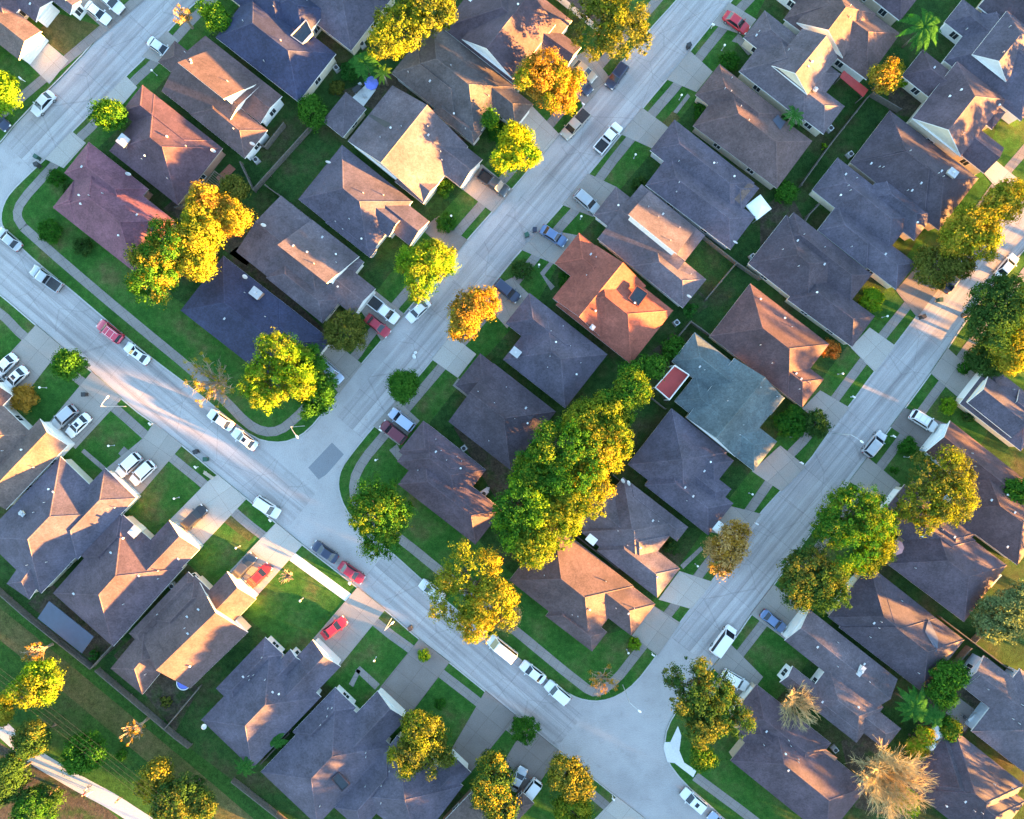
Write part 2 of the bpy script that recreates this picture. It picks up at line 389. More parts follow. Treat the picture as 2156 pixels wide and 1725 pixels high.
# dry lawns, side-yard soil
sheet('dry_lawn', [(86, 60), (125, 30), (165, 42), (208, 55), (143, 122), (103, 92)], ZB + 0.004, GRB)
sheet('dry_lawn', [(1392, 262), (1418, 233), (1432, 250), (1400, 275)], ZB + 0.004, GRB)
sheet('dry_lawn', [(500, 1080), (545, 1118), (525, 1140), (470, 1098)], ZB + 0.004, GRB)
for q in ([(345, 440), (400, 390), (560, 510), (520, 560)], [(1290, 460), (1300, 450), (1500, 640), (1470, 660)], [(830, 150), (980, 250), (1010, 310), (700, 200)],
          [(470, 545), (500, 520), (690, 700), (670, 715)], [(1360, 750), (1420, 700), (1480, 760), (1400, 850)],
          [(955, 900), (1000, 890), (1090, 1000), (1050, 1060)], [(1220, 1100), (1300, 1010), (1350, 1040), (1240, 1140)],
          [(1960, 1450), (2030, 1360), (2110, 1440), (2020, 1560), (1900, 1600)], [(1770, 1560), (1820, 1540), (1930, 1640), (1900, 1725), (1800, 1700)],
          [(1870, 180), (1960, 170), (1930, 250), (1870, 240)], [(60, 1270), (105, 1225), (260, 1350), (200, 1400)],
          [(240, 1380), (290, 1330), (420, 1450), (370, 1540)], [(1600, 440), (1660, 400), (1690, 460), (1600, 560)]):
    sheet('soil_ground', q, ZB + 0.006, SOIL)

def pav(pts, wd=1.55, m=PAVE, n=1): strip('pavement', smooth(pts, n), wd, ZB + 0.012, m)
pav([(50, 479), (140, 559), (270, 669), (412, 785), (475, 844), (520, 892), (555, 910), (589, 908), (624, 880), (660, 842), (746, 756), (779, 704), (830, 648), (974, 478), (1009, 438), (1100, 332), (1165, 254), (1240, 164), (1330, 60), (1385, 0), (1900, -600)])
pav([(2150, -600), (1575, 0), (1503, 82), (1428, 178), (1373, 240), (1303, 322), (1258, 382), (1218, 436), (1173, 485), (1120, 551), (1060, 625), (1000, 690), (934, 768), (854, 862), (809, 917), (764, 970), (744, 1012), (748, 1062), (790, 1098), (851, 1140), (924, 1200), (1064, 1310), (1228, 1446), (1256, 1460), (1295, 1434), (1338, 1379), (1400, 1300), (1463, 1222), (1493, 1182), (1565, 1092), (1615, 1022), (1655, 965), (1702, 917), (1764, 831), (1817, 761), (1857, 708), (1912, 641), (1980, 555), (2117, 362), (2150, 325), (2700, -320)])
pav([(2700, -120), (2200, 520), (2040, 728), (2012, 768), (1899, 922), (1842, 997), (1760, 1100), (1680, 1215), (1605, 1315), (1535, 1405), (1490, 1465)])
pav([(1463, 1634), (1590, 1728), (1950, 2010)])
pav([(-600, 190), (0, 656), (55, 714), (160, 793), (252, 867), (305, 915), (360, 962), (440, 1027), (495, 1080), (539, 1117), (616, 1172)])
pav([(739, 1262), (809, 1326), (871, 1370), (914, 1406), (1009, 1479), (1085, 1540), (1238, 1664), (1310, 1725), (1600, 1960)])
pav([(616, 1172), (739, 1262)], 1.55, PAVEB)  # paler concrete paints the sunlight on this stretch
pav([(-5, 250), (65, 190), (142, 126), (220, 60), (290, 0), (900, -560)])
pav([(1000, -560), (430, 15), (327, 132), (277, 177), (200, 262), (162, 297), (102, 362), (45, 425), (35, 455), (50, 479)], 1.5)
sheet('pavement', [(1427, 1528), (1434, 1548), (1430, 1580), (1440, 1605), (1466, 1622), (1459, 1636), (1420, 1606), (1405, 1604), (1397, 1575), (1399, 1562), (1411, 1562)], ZB + 0.02, PAVEB, -0.02)
# garden paths
for q in ([(890, 480), (925, 455), (936, 464), (902, 490)], [(1376, 275), (1412, 300), (1406, 307), (1370, 282)], [(1417, 237), (1447, 198), (1453, 204), (1425, 240)],
          [(1540, 88), (1556, 70), (1583, 112), (1575, 118), (1553, 92)], [(1137, 575), (1160, 548), (1166, 554), (1146, 580), (1168, 604), (1160, 612)],
          [(953, 812), (965, 796), (1003, 838), (996, 846)], [(820, 948), (836, 935), (850, 962), (842, 975)],
          [(262, 940), (300, 975), (285, 990), (250, 955)], [(178, 945), (225, 985), (218, 992), (172, 952)], [(225, 1000), (250, 1030), (245, 1036), (220, 1006)],
          [(748, 1412), (758, 1402), (800, 1440), (790, 1452)], [(735, 1440), (752, 1408), (760, 1412), (744, 1446)],
          [(1432, 1190), (1475, 1150), (1480, 1157), (1438, 1198)], [(380, 1240), (395, 1228), (470, 1290), (460, 1300)]):
    sheet('garden_path', q, ZB + 0.010, PAVE)

DW = [
 ([(61, 135), (102, 92), (145, 128), (105, 178)], 'p'), ([(140, -10), (200, -60), (262, 12), (225, 62), (208, 52)], ''),
 ([(300, 120), (352, 66), (375, 85), (345, 138)], ''), ([(215, 215), (265, 160), (290, 185), (250, 232)], 'p'),
 ([(95, 335), (152, 277), (182, 302), (135, 355)], 'p'), ([(972, 398), (1014, 346), (1080, 400), (1038, 449)], ''),
 ([(1083, 270), (1121, 225), (1178, 284), (1144, 323)], 'p'), ([(1196, 130), (1235, 105), (1284, 164), (1230, 225), (1185, 165)], ''),
 ([(760, 655), (790, 612), (852, 662), (804, 719)], ''), ([(895, 490), (915, 460), (985, 506), (955, 541)], 'd'),
 ([(677, 742), (700, 716), (763, 767), (714, 829), (690, 800)], ''),
 ([(1498, 52), (1535, 6), (1592, 42), (1566, 76)], ''), ([(1403, 168), (1452, 108), (1500, 152), (1466, 195)], ''),
 ([(1306, 283), (1352, 228), (1408, 270), (1374, 314)], ''), ([(1238, 366), (1183, 432), (1250, 458), (1299, 395)], ''),
 ([(1140, 482), (1096, 526), (1170, 558), (1216, 496)], ''), ([(1078, 585), (1030, 608), (1012, 630), (1068, 692), (1116, 622)], ''),
 ([(909, 757), (950, 705), (1003, 746), (964, 796)], 'p'), ([(786, 897), (836, 842), (884, 886), (841, 938)], ''),
 ([(2070, 366), (2094, 338), (2142, 377), (2112, 414)], 'p'), ([(1885, 612), (1930, 560), (1978, 606), (1930, 669)], 'd'),
 ([(1790, 732), (1830, 690), (1884, 728), (1841, 784)], 'p'), ([(1688, 860), (1726, 822), (1787, 858), (1748, 910)], ''),
 ([(1582, 992), (1642, 938), (1696, 982), (1645, 1035)], ''), ([(1485, 1118), (1539, 1066), (1602, 1082), (1562, 1135)], ''),
 ([(1386, 1262), (1430, 1202), (1500, 1225), (1455, 1282)], 'p'), ([(1330, 1338), (1376, 1275), (1432, 1311), (1384, 1380)], ''),
 ([(1958, 786), (1994, 733), (2060, 795), (2025, 845)], ''), ([(1904, 859), (1874, 899), (1950, 952), (1998, 895)], 'd'),
 ([(1788, 1014), (1826, 963), (1895, 1020), (1860, 1062)], ''), ([(1580, 1293), (1628, 1230), (1708, 1292), (1655, 1348)], ''),
 ([(1500, 1405), (1538, 1356), (1606, 1425), (1565, 1480)], ''),
 ([(77, 684), (132, 731), (40, 850), (-20, 790)], ''), ([(195, 782), (257, 840), (160, 945), (100, 895)], ''),
 ([(303, 922), (325, 890), (385, 937), (290, 1048), (218, 992)], ''), ([(440, 1012), (459, 999), (520, 1050), (420, 1155), (348, 1105)], 'p'),
 ([(582, 1100), (638, 1147), (535, 1262), (475, 1212)], 'p'), ([(753, 1236), (812, 1283), (717, 1400), (655, 1350)], ''),
 ([(883, 1345), (947, 1394), (856, 1514), (789, 1461)], 'd'), ([(1022, 1454), (1088, 1508), (992, 1625), (943, 1590)], 'd'),
 ([(1108, 1524), (1180, 1583), (1110, 1685), (1045, 1630)], 'd'), ([(1298, 1676), (1355, 1720), (1310, 1770), (1250, 1725)], 'p')]
for i, (q, k) in enumerate(DW):
    sheet('driveway', q, ZB + 0.020 + 0.0006 * i, {'p': DRIVEP, 'd': DRIVED}.get(k, DRIVE), -0.02, frame=(q[0], q[1]))
sheet('patio_slab', [(742, 207), (770, 180), (792, 190), (762, 230)], ZB + 0.03, PAVEB, 0.0)
sheet('patio_slab', [(1430, 535), (1448, 515), (1472, 492), (1478, 500), (1442, 548)], ZB + 0.03, DRIVED, 0.0)
sheet('patio_slab', [(1640, 618), (1660, 595), (1680, 610), (1660, 632)], ZB + 0.03, DRIVE, 0.0)
sheet('patio_slab', [(455, 375), (484, 346), (497, 357), (466, 388)], ZB + 0.03, BRICK, 0.0)
sheet('patio_slab', [(1990, 1500), (2020, 1470), (2060, 1500), (2030, 1540)], ZB + 0.03, DRIVED, 0.0)
# ---------------------------------------------------------------- houses
U = (0.785, 0.62)           # long axis of the houses between the streets
UE = (-0.69, 0.72)          # long axis of the lower row (towards its back gardens)
def off(p, k, u=U): return (p[0] + u[0] * k, p[1] + u[1] * k)

class Wing: pass
def wing(i, a, b, c, ends='hh', z=2.8, p=0.5, rise=None):
    g = Wing(); zt = z + (rise or 0)
    z = z + 0.017 * i; p = p + 0.006 * i
    A, B, Cc = P(*a, zt), P(*b, zt), P(*c, z)
    A.z = B.z = Cc.z = 0
    g.A = A; g.s = (B - A).normalized(); g.L = (B - A).length
    n = Vector((-g.s.y, g.s.x, 0)); wv = (Cc - B).dot(n)
    if wv < 0: n = -n; wv = -wv
    g.n = n; g.w = wv; g.z = z; g.p = p; g.ends = ends; g.rise = rise; g.i = i
    g.hi = min(wv / 2, g.L / 2 - 0.05)
    return g
def wpt(g, s, t, z): return g.A + g.s * s + g.n * t + Vector((0, 0, z))
def local(g, p):
    d = Vector((p.x, p.y, 0)) - g.A
    return d.dot(g.s), d.dot(g.n)
def wz(g, p):
    s, t = local(g, p)
    if s < 0 or s > g.L or t < 0 or t > g.w: return -1
    if g.rise: return g.z + g.rise * (1 - t / g.w)
    m = min(t, g.w - t)
    if g.ends[0] == 'h': m = min(m, s * g.w / 2 / g.hi)
    if g.ends[1] == 'h': m = min(m, (g.L - s) * g.w / 2 / g.hi)
    return g.z + g.p * m

def roof_wing(mb, g, cap):
    T = 0.22; z = g.z; L, w = g.L, g.w
    F = lambda pts, mi: mb.poly([wpt(g, *q) for q in pts], mi)
    if g.rise:
        zh = z + g.rise; T = 0.36
        F([(0, 0, zh), (L, 0, zh), (L, w, z), (0, w, z)], 0)
        F([(0, 0, zh - T), (0, w, z - T), (L, w, z - T), (L, 0, zh - T)], 1)
        for q in ([(0, 0), (0, w)], [(0, w), (L, w)], [(L, w), (L, 0)], [(L, 0), (0, 0)]):
            zz = [z + g.rise * (1 - t / w) for s, t in q]
            F([(q[0][0], q[0][1], zz[0] - T), (q[1][0], q[1][1], zz[1] - T), (q[1][0], q[1][1], zz[1]), (q[0][0], q[0][1], zz[0])], 1)
        return
    zr = z + g.p * w / 2
    s0 = g.hi if g.ends[0] == 'h' else 0.0; s1 = L - (g.hi if g.ends[1] == 'h' else 0.0)
    F([(0, 0, z), (L, 0, z), (s1, w / 2, zr), (s0, w / 2, zr)], 0)
    F([(L, w, z), (0, w, z), (s0, w / 2, zr), (s1, w / 2, zr)], 0)
    if g.ends[0] == 'h': F([(0, w, z), (0, 0, z), (s0, w / 2, zr)], 0)
    if g.ends[1] == 'h': F([(L, 0, z), (L, w, z), (s1, w / 2, zr)], 0)
    F([(0, 0, z - T), (0, w, z - T), (L, w, z - T), (L, 0, z - T)], 1)
    F([(0, 0, z - T), (L, 0, z - T), (L, 0, z), (0, 0, z)], 1)
    F([(L, w, z - T), (0, w, z - T), (0, w, z), (L, w, z)], 1)
    for k, e in ((0.0, g.ends[0]), (L, g.ends[1])):
        if e == 'h': F([(k, 0, z - T), (k, w, z - T), (k, w, z), (k, 0, z)], 1)
        else:
            F([(k, 0, z - T), (k, w / 2, zr - T), (k, w / 2, zr), (k, 0, z)], 1)
            F([(k, w, z - T), (k, w / 2, zr - T), (k, w / 2, zr), (k, w, z)], 1)
            k2 = 0.35 if k == 0 else L - 0.35
            F([(k, 0, z - T), (k2, 0, z - T), (k2, w / 2, zr - T), (k, w / 2, zr - T)], 1)
            F([(k, w, z - T), (k2, w, z - T), (k2, w / 2, zr - T), (k, w / 2, zr - T)], 1)
    if cap:   # ridge and hip shingles, lighter where they wear
        R = [[(s0, w / 2, zr), (s1, w / 2, zr)]]
        if g.ends[0] == 'h': R += [[(0.05, 0.05, z), (s0, w / 2, zr)], [(0.05, w - 0.05, z), (s0, w / 2, zr)]]
        if g.ends[1] == 'h': R += [[(L - 0.05, 0.05, z), (s1, w / 2, zr)], [(L - 0.05, w - 0.05, z), (s1, w / 2, zr)]]
        for q in R:
            if (Vector(q[0]) - Vector(q[1])).length > 0.3:
                mb.tube([wpt(g, *q[0]) - Vector((0, 0, 0.03)), wpt(g, *q[1]) - Vector((0, 0, 0.03))], [0.11, 0.11], 5, 2, False)

def wall_wing(mb, g):
    o = 0.42 + 0.013 * g.i; L, w, z = g.L, g.w, g.z
    F = lambda pts: mb.poly([wpt(g, *q) for q in pts], 0)
    t0, t1 = o, w - o
    e0 = 0.32 + 0.01 * g.i if (g.ends[0] == 'g' or g.rise) else o
    e1 = L - (0.32 + 0.01 * g.i if (g.ends[1] == 'g' or g.rise) else o)
    if g.rise:
        f = lambda t: z + g.rise * (1 - t / w) - 0.2
        F([(e0, t0, 0), (e1, t0, 0), (e1, t0, f(t0)), (e0, t0, f(t0))]); F([(e1, t1, 0), (e0, t1, 0), (e0, t1, f(t1)), (e1, t1, f(t1))])
        F([(e0, t0, 0), (e0, t1, 0), (e0, t1, f(t1)), (e0, t0, f(t0))]); F([(e1, t0, 0), (e1, t1, 0), (e1, t1, f(t1)), (e1, t0, f(t0))])
        return
    zt = z - 0.19
    F([(e0, t0, 0), (e1, t0, 0), (e1, t0, zt), (e0, t0, zt)]); F([(e1, t1, 0), (e0, t1, 0), (e0, t1, zt), (e1, t1, zt)])
    zr = z + g.p * (w / 2) - 0.2
    for e, k in ((e0, g.ends[0]), (e1, g.ends[1])):
        if k == 'g': F([(e, t0, 0), (e, t1, 0), (e, t1, z + g.p * o - 0.2), (e, w / 2, zr), (e, t0, z + g.p * o - 0.2)])
        else: F([(e, t0, 0), (e, t1, 0), (e, t1, zt), (e, t0, zt)])

CAPM = {}
def capmat(k):
    if k not in CAPM:
        m = shingle('ridge_' + k, mul(ROOFC[k], 1.25)); CAPM[k] = m
    return CAPM[k]
ALLW = []
ventmb = MB(); ventmb.tube([(0, 0, -0.3), (0, 0, 0.45)], [0.07, 0.07], 6); VENT_ME = ventmb.mesh('vent_pipe', METAL)
vb = MB(); vb.box((0, 0, 0.02), (0.2, 0.3, 0.2), 0); vb.box((0, 0, 0.14), (0.26, 0.4, 0.05), 0); BOXV_ME = vb.mesh('roof_vent', METAL)
vb = MB(); vb.tube([(0, 0, -0.3), (0, 0, 0.2)], [0.09, 0.09], 8); vb.ball((0, 0, 0.3), 0.17, 0.15, 12, 6); TURB_ME = vb.mesh('turbine_vent', WHITEP)
vb = MB()
vb.tube([(0, 0, -0.2), (0, 0, 0.5), (0.1, 0, 0.62)], [0.03, 0.03, 0.03], 5)
for j in range(4):      # a shallow bowl facing south-west
    r0, r1 = 0.11 * j, 0.11 * (j + 1)
    for k in range(12):
        a0, a1 = 2 * math.pi * k / 12, 2 * math.pi * (k + 1) / 12
        q = []
        for r, a in ((r0, a0), (r1, a0), (r1, a1), (r0, a1)):
            y, zz, xx = r * math.cos(a), r * math.sin(a), -0.55 * r * r
            q.append((0.12 + xx * 0.75 + zz * 0.66, y, 0.68 + zz * 0.75 - xx * 0.66))
        vb.poly(q)
DISH_ME = vb.mesh('satellite_dish', METAL)

def house(label, roof, wallk, wings, trim=TRIM, garage=None, vents=5, seed=1, chim=None, extra=None, name='house', nwin=4, dishes=()):
    rnd = random.Random(seed)
    G = [wing(i, *q) for i, q in enumerate(wings)]
    cen = sum((wpt(g, g.L / 2, g.w / 2, 0) for g in G), Vector()) / len(G)
    root = empty(name, (cen.x, cen.y, 0)); tag(root, label, 'house', 'suburban houses')
    sh = -Vector((cen.x, cen.y, 0))
    for g in G: g.A = g.A + sh
    mb = MB()
    for g in G: roof_wing(mb, g, True)
    ro = mb.build('roof', [ROOF[roof], trim, capmat(roof)], root)
    mb = MB()
    for g in G: wall_wing(mb, g)
    mb.build('wall', WALL[wallk], root)
    inside = lambda p, me: any(g is not me and wz(g, p) > 0 for g in G)
    top = lambda p: max(wz(g, p) for g in G)
    # small things on the roof
    k = 0; tries = 0
    while k < vents and tries < 80:
        tries += 1
        g = rnd.choice(G); p = wpt(g, rnd.uniform(0.15, 0.85) * g.L, rnd.uniform(0.12, 0.88) * g.w, 0)
        z = top(p)
        if z < g.z + 0.35: continue
        r = rnd.random()
        nm, me = ('vent_pipe', VENT_ME) if r < 0.62 else (('roof_vent', BOXV_ME) if r < 0.86 else ('turbine_vent', TURB_ME))
        o = bpy.data.objects.new(nm, me); COL.objects.link(o); o.parent = ro; o.location = (p.x, p.y, z); o.rotation_euler = (0, 0, math.atan2(g.s.y, g.s.x)); k += 1
    for d in dishes:
        p = P(*d, 3.5) + sh; q_ = 0
        while top(p) < 0 and q_ < 30: p = p * .94; q_ += 1
        z = top(p)
        o = bpy.data.objects.new('satellite_dish', DISH_ME); COL.objects.link(o); o.parent = ro; o.location = (p.x, p.y, z); o.rotation_euler = (0, 0, rnd.uniform(3.6, 4.4))
    for ch in (chim or []):
        x, y, sx, sy, hh = ch[:5]; p = P(x, y, 6) + sh; z = max(top(p), 2.8); a = math.atan2(G[0].s.y, G[0].s.x)
        c = MB(); c.box((0, 0, 0.0), (sx, sy, hh * 2), 0, 0); c.box((0, 0, hh + 0.06), (sx + 0.2, sy + 0.2, 0.12), 0, 1); c.tube([(0, 0, hh + .1), (0, 0, hh + 0.5)], [0.2, 0.2], 8, 2)
        o = c.build('chimney', [BRICK if len(ch) > 5 else WALL[wallk], TRIMG, METAL], ro); o.location = (p.x, p.y, z); o.rotation_euler = (0, 0, a)
    # garage door on a named wing end
    if garage:
        wi, e = garage; g = G[wi]; s = g.L - 0.30 if e else 0.30; sg = 1 if e else -1
        if g.ends[e] == 'h': s = g.L - 0.42 - 0.013 * wi if e else 0.42 + 0.013 * wi
        else: s = g.L - 0.32 - 0.01 * wi if e else 0.32 + 0.01 * wi
        wd = min(4.9, g.w - 1.4); a = math.atan2(g.s.y, g.s.x)
        d = MB()
        for r in range(4):
            d.box((0, 0, 0.28 + 0.53 * r), (0.07, wd, 0.5), 0, 0)
        for r in (-1, 1): d.box((0.0, r * (wd / 2 + 0.07), 1.1), (0.1, 0.12, 2.2), 0, 1)
        d.box((0, 0, 2.26), (0.1, wd + 0.26, 0.12), 0, 1)
        o = d.build('garage_door', [DOORM, TRIM], root); o.location = wpt(g, s + sg * 0.04, g.w / 2, 0.13); o.rotation_euler = (0, 0, a)
    # windows on the walls the sky and camera can see
    n = 0
    for g in G:
        for side in range(4):
            if n >= nwin: break
            o_ = 0.42 + 0.013 * g.i
            if side < 2:
                t = o_ if side == 0 else g.w - o_; nn = -g.n if side == 0 else g.n; spots = [(g.L * f, t) for f in (0.3, 0.7)]
            else:
                if garage and G[garage[0]] is g and garage[1] == side - 2: continue
                if g.rise or g.ends[side - 2] == 'g': o_ = 0.32 + 0.01 * g.i
                s = o_ if side == 2 else g.L - o_; nn = -g.s if side == 2 else g.s; spots = [(s, g.w * 0.5)]
            for s, t in spots:
                if n >= nwin: break
                p = wpt(g, s, t, 0); q = p + nn * 0.6
                wp = p - sh
                if inside(q, g) or inside(p + nn * 0.1, g) or nn.dot(-wp) < 0.35 * wp.length or wp.length < 14: continue
                if any(wz(h, Vector((q.x + cen.x, q.y + cen.y, 0))) > 0 for h in ALLW): continue
                up = 2.9 if (g.rise and side in (0, 3)) or g.z > 4 else 0.0
                if g.rise and side == 1: continue
                a = math.atan2(nn.y, nn.x)
                f = MB()
                for yy in (-0.66, 0.66): f.box((0.03, yy, 0), (0.09, 0.1, 1.3), 0)
                for zz in (-0.7, 0.7): f.box((0.03, 0, zz), (0.09, 1.42, 0.1), 0)
                f.box((0.025, 0, 0), (0.07, 0.06, 1.3), 0)
                fo = f.build('window', TRIM, root); fo.location = p + Vector((0, 0, 1.45 + up)); fo.rotation_euler = (0, 0, a)
                pm = MB(); pm.box((0.015, 0, 0), (0.03, 1.24, 1.3), 0); pm.build('pane', GLASS, fo); n += 1
    if extra: extra(root, ro, sh, top)
    for g in G: g.A = g.A - sh
    ALLW.extend(G)
    return root

def quadslab(name, pts, z, mat, parent=None, sh=Vector((0, 0, 0)), t=0.12, z2=None):
    """thin slab through four layout points seen at height z (z2: height of the last two)"""
    zz = [z, z, z2 if z2 is not None else z, z2 if z2 is not None else z]
    W = [P(*p, q) + sh for p, q in zip(pts, zz)]
    m = MB(); m.poly(W, 0); B = [p - Vector((0, 0, t)) for p in W]; m.poly(B[::-1], 0)
    for i in range(4): m.poly([B[i], B[(i + 1) % 4], W[(i + 1) % 4], W[i]], 0)
    return m.build(name, mat, parent)

def sky_hole(pts, rim=TRIM):
    def f(root, ro, sh, top):
        W = [P(*p, 4.0) + sh for p in pts]; z = max(top(p) for p in W) + 0.18
        m = MB()
        for i in range(4):
            a, b = W[i], W[(i + 1) % 4]; a = Vector((a.x, a.y, z)); b = Vector((b.x, b.y, z)); c = (a + b) / 2
            m.box((c.x, c.y, z - 0.25), ((b - a).length, 0.1, 0.6), math.atan2(b.y - a.y, b.x - a.x))
        fo = m.build('skylight', rim, ro)
        g = MB(); g.poly([(p.x, p.y, z - 0.12) for p in W]); g.build('pane', GLASS, fo)
    return f
def roof_patch(pts, mat, nm='roof_patch', lift=0.05):
    def f(root, ro, sh, top):
        W = [P(*p, 4.2) + sh for p in pts]; m = MB()
        n = 6   # follow the slope
        for i in range(n):
            for j in range(2):
                q = []
                for u, v in ((i, j), (i + 1, j), (i + 1, j + 1), (i, j + 1)):
                    u /= n; v /= 2
                    p = (W[0] * (1 - u) + W[1] * u) * (1 - v) + (W[3] * (1 - u) + W[2] * u) * v
                    q.append((p.x, p.y, top(p) + lift))
                m.poly(q)
        m.build(nm, mat, ro)
    return f
def many(*fs):
    def f(*a):
        for g in fs: g(*a)
    return f
U_ = U
def back(p, k): return off(p, -k)
# --- beyond the upper street
b1 = (87, 66)
house('tan-roofed gabled house with white garage front and pale wide driveway', 'tan', 'white',
      [(off(b1, -190), b1, (33, 121), 'gg', 2.7, .42), ((-120, -10), (-20, 70), (-80, 140), 'hh', 2.8, .45)], garage=(0, 1), seed=1)
house('small grey-roofed house whose white box front faces a browned lawn', 'taupe', 'white',
      [(off((110, 2), -150), (110, 2), (70, 42), 'gg', 2.8, .45), (off((60, -5), -150), (60, -5), (10, 50), 'hh', 2.8, .45)], garage=(0, 1), seed=2)
house('grey house showing one white corner above two white vehicles on a drive', 'grey', 'white',
      [(off((170, 2), -120), (170, 2), (146, 30), 'gg', 2.8, .45)], seed=3, vents=2)
# --- middle upper block, row facing the upper street
house('mauve-roofed corner house with long lawn and curved pavement around it', 'mauve', 'brick',
      [((112, 438), (283, 573), (357, 457), 'hh', 2.8, .5), ((187, 299), off((187, 299), 160), off((135, 364), 160), 'hh', 2.8, .5), ((112, 436), off((112, 436), 60), off((158, 384), 60), 'hh', 2.8, .5)],
      trim=TRIMT, garage=(1, 0), seed=4, vents=7, dishes=[(290, 352)])
house('plum-roofed house with round shade tree in front and brick patio behind', 'plum', 'brick',
      [((230, 318), (374, 432), (486, 326), 'hh', 2.8, .52), ((300, 179), off((300, 179), 190), off((252, 235), 190), 'hh', 2.8, .52)],
      trim=TRIMT, garage=(1, 0), seed=5, vents=5, dishes=[(480, 327)],
      extra=lambda root, ro, sh, top: None, chim=[(249, 289, 1.5, 1.5, 0.8)])
house('two-storey house with tan upper roof and brightly sunlit white end wall', 'brown', 'white',
      [((340, 192), (464, 290), (556, 173), 'gg', 2.8, .28), ((400, 241), (515, 334), (567, 277), 'hh', 2.8, .32), ((368, 86), off((368, 86), 120), off((341, 137), 120), 'hh', 2.8, .42),
       (off((594, 203), -75), (594, 203), (546, 258), 'gg', 2.8, .2), ((374, 132), (471, 209), (539, 175), 'gg', 2.95, .5, 4.5)], seed=6, vents=6, dishes=[(532, 303)])
house('dark navy-roofed house with square skylight well near its back edge', 'navy', 'cream',
      [((454, 79), (628, 215), (716, 120), 'hh', 2.9, .52), ((430, -47), (590, 79), (645, 8), 'hh', 2.9, .5), ((560, 20), (640, 84), (690, 20), 'hh', 3.2, .6)],
      trim=TRIM, seed=7, vents=6, extra=sky_hole([(614, 78), (646, 45), (659, 72), (638, 95)], TRIMG))
house('plain grey-roofed house behind the tall yellow tree at the top edge', 'slate', 'cream',
      [((560, -32), (739, 107), (838, -12), 'hh', 2.8, .42)], seed=8, vents=3)
# --- middle upper block, row facing the middle street
def whitecover(root, ro, sh, top):
    quadslab('patio_cover', [(984, -2), (1014, 25), (1040, -2), (1012, -26)], 3.6, WHITEP, root, sh)
house('dusky maroon house with tall white gable triangle and white patio cover', 'taupe', 'white',
      [((930, 58), (1092, 186), (1205, 44), 'hh', 2.9, .5), ((1080, 167), (1170, 52), (1062, -32), 'gg', 3.8, .62), ((1086, 2), (1224, 100), (1186, 145), 'hg', 2.9, .5)],
      garage=(2, 1), seed=9, vents=5, extra=whitecover)
house('olive-grey hip house with small tree and white path at its front corner', 'olive', 'grey',
      [((826, 152), (1000, 291), (1090, 187), 'hh', 2.8, .5), ((1003, 127), (1123, 220), (1083, 268), 'hh', 2.8, .5), ((880, 85), off((880, 85), 170), off((825, 155), 170), 'hh', 2.8, .5), (off((1016, 278), -110), (1016, 278), (996, 302), 'hh', 2.8, .45)],
      trim=TRIMG, garage=(1, 1), seed=10, vents=6)
house('big grey gabled house whose sunny front slope faces the bright yellow tree', 'grey', 'cream',
      [((732, 297), (826, 180), (988, 305), 'gg', 3.0, .5), ((896, 243), (1016, 336), (973, 397), 'hg', 2.9, .52), ((865, 339), (925, 386), (889, 428), 'hg', 2.85, .5),
       ((679, 255), (722, 290), (775, 232), 'hh', 2.5, .08)], garage=(1, 1), seed=11, vents=7,
      extra=roof_patch([(771, 230), (828, 268), (815, 275), (776, 241)], DARK))
house('long hip-roofed house with white stepped gables and sunlit back slope', 'slate', 'white',
      [((628, 420), (776, 539), (868, 424), 'hh', 2.8, .5), ((770, 361), (904, 466), (864, 518), 'hg', 2.8, .48), ((760, 377), (856, 452), (822, 502), 'hg', 3.2, .5), (off((794, 524), -120), (794, 524), (779, 543), 'hh', 2.8, .4)],
      garage=(1, 1), seed=12, vents=6, chim=[(852 - 2 + 0, 556 - 0, 1.0, 1.0, 0.6)] if False else None, dishes=[(692, 342)])
house('two-storey grey house with tan shed roof beside white and red parked vehicles', 'grey', 'white',
      [((497, 530), (672, 670), (768, 553), 'gh', 2.8, .22), ((671, 513), (791, 608), (741, 662), 'hg', 2.85, .45), ((584, 516), (688, 597), (764, 546), 'gg', 2.95, .5, 4.5), ((560, 585), (679, 681), (720, 632), 'hh', 2.8, .42)],
      garage=(1, 1), seed=13, vents=7, dishes=[(561, 478)])
house('navy-roofed house on the street corner behind the big yellow-green tree', 'navy', 'brick',
      [((380, 654), (590, 818), (682, 704), 'hh', 2.8, .34), (off((697, 716), -140), (697, 716), (640, 787), 'hh', 2.8, .34)],
      trim=TRIMG, garage=(1, 1), seed=14, vents=5, chim=[(530, 613, 1.6, 1.3, 1.0)], dishes=[(517, 583)])
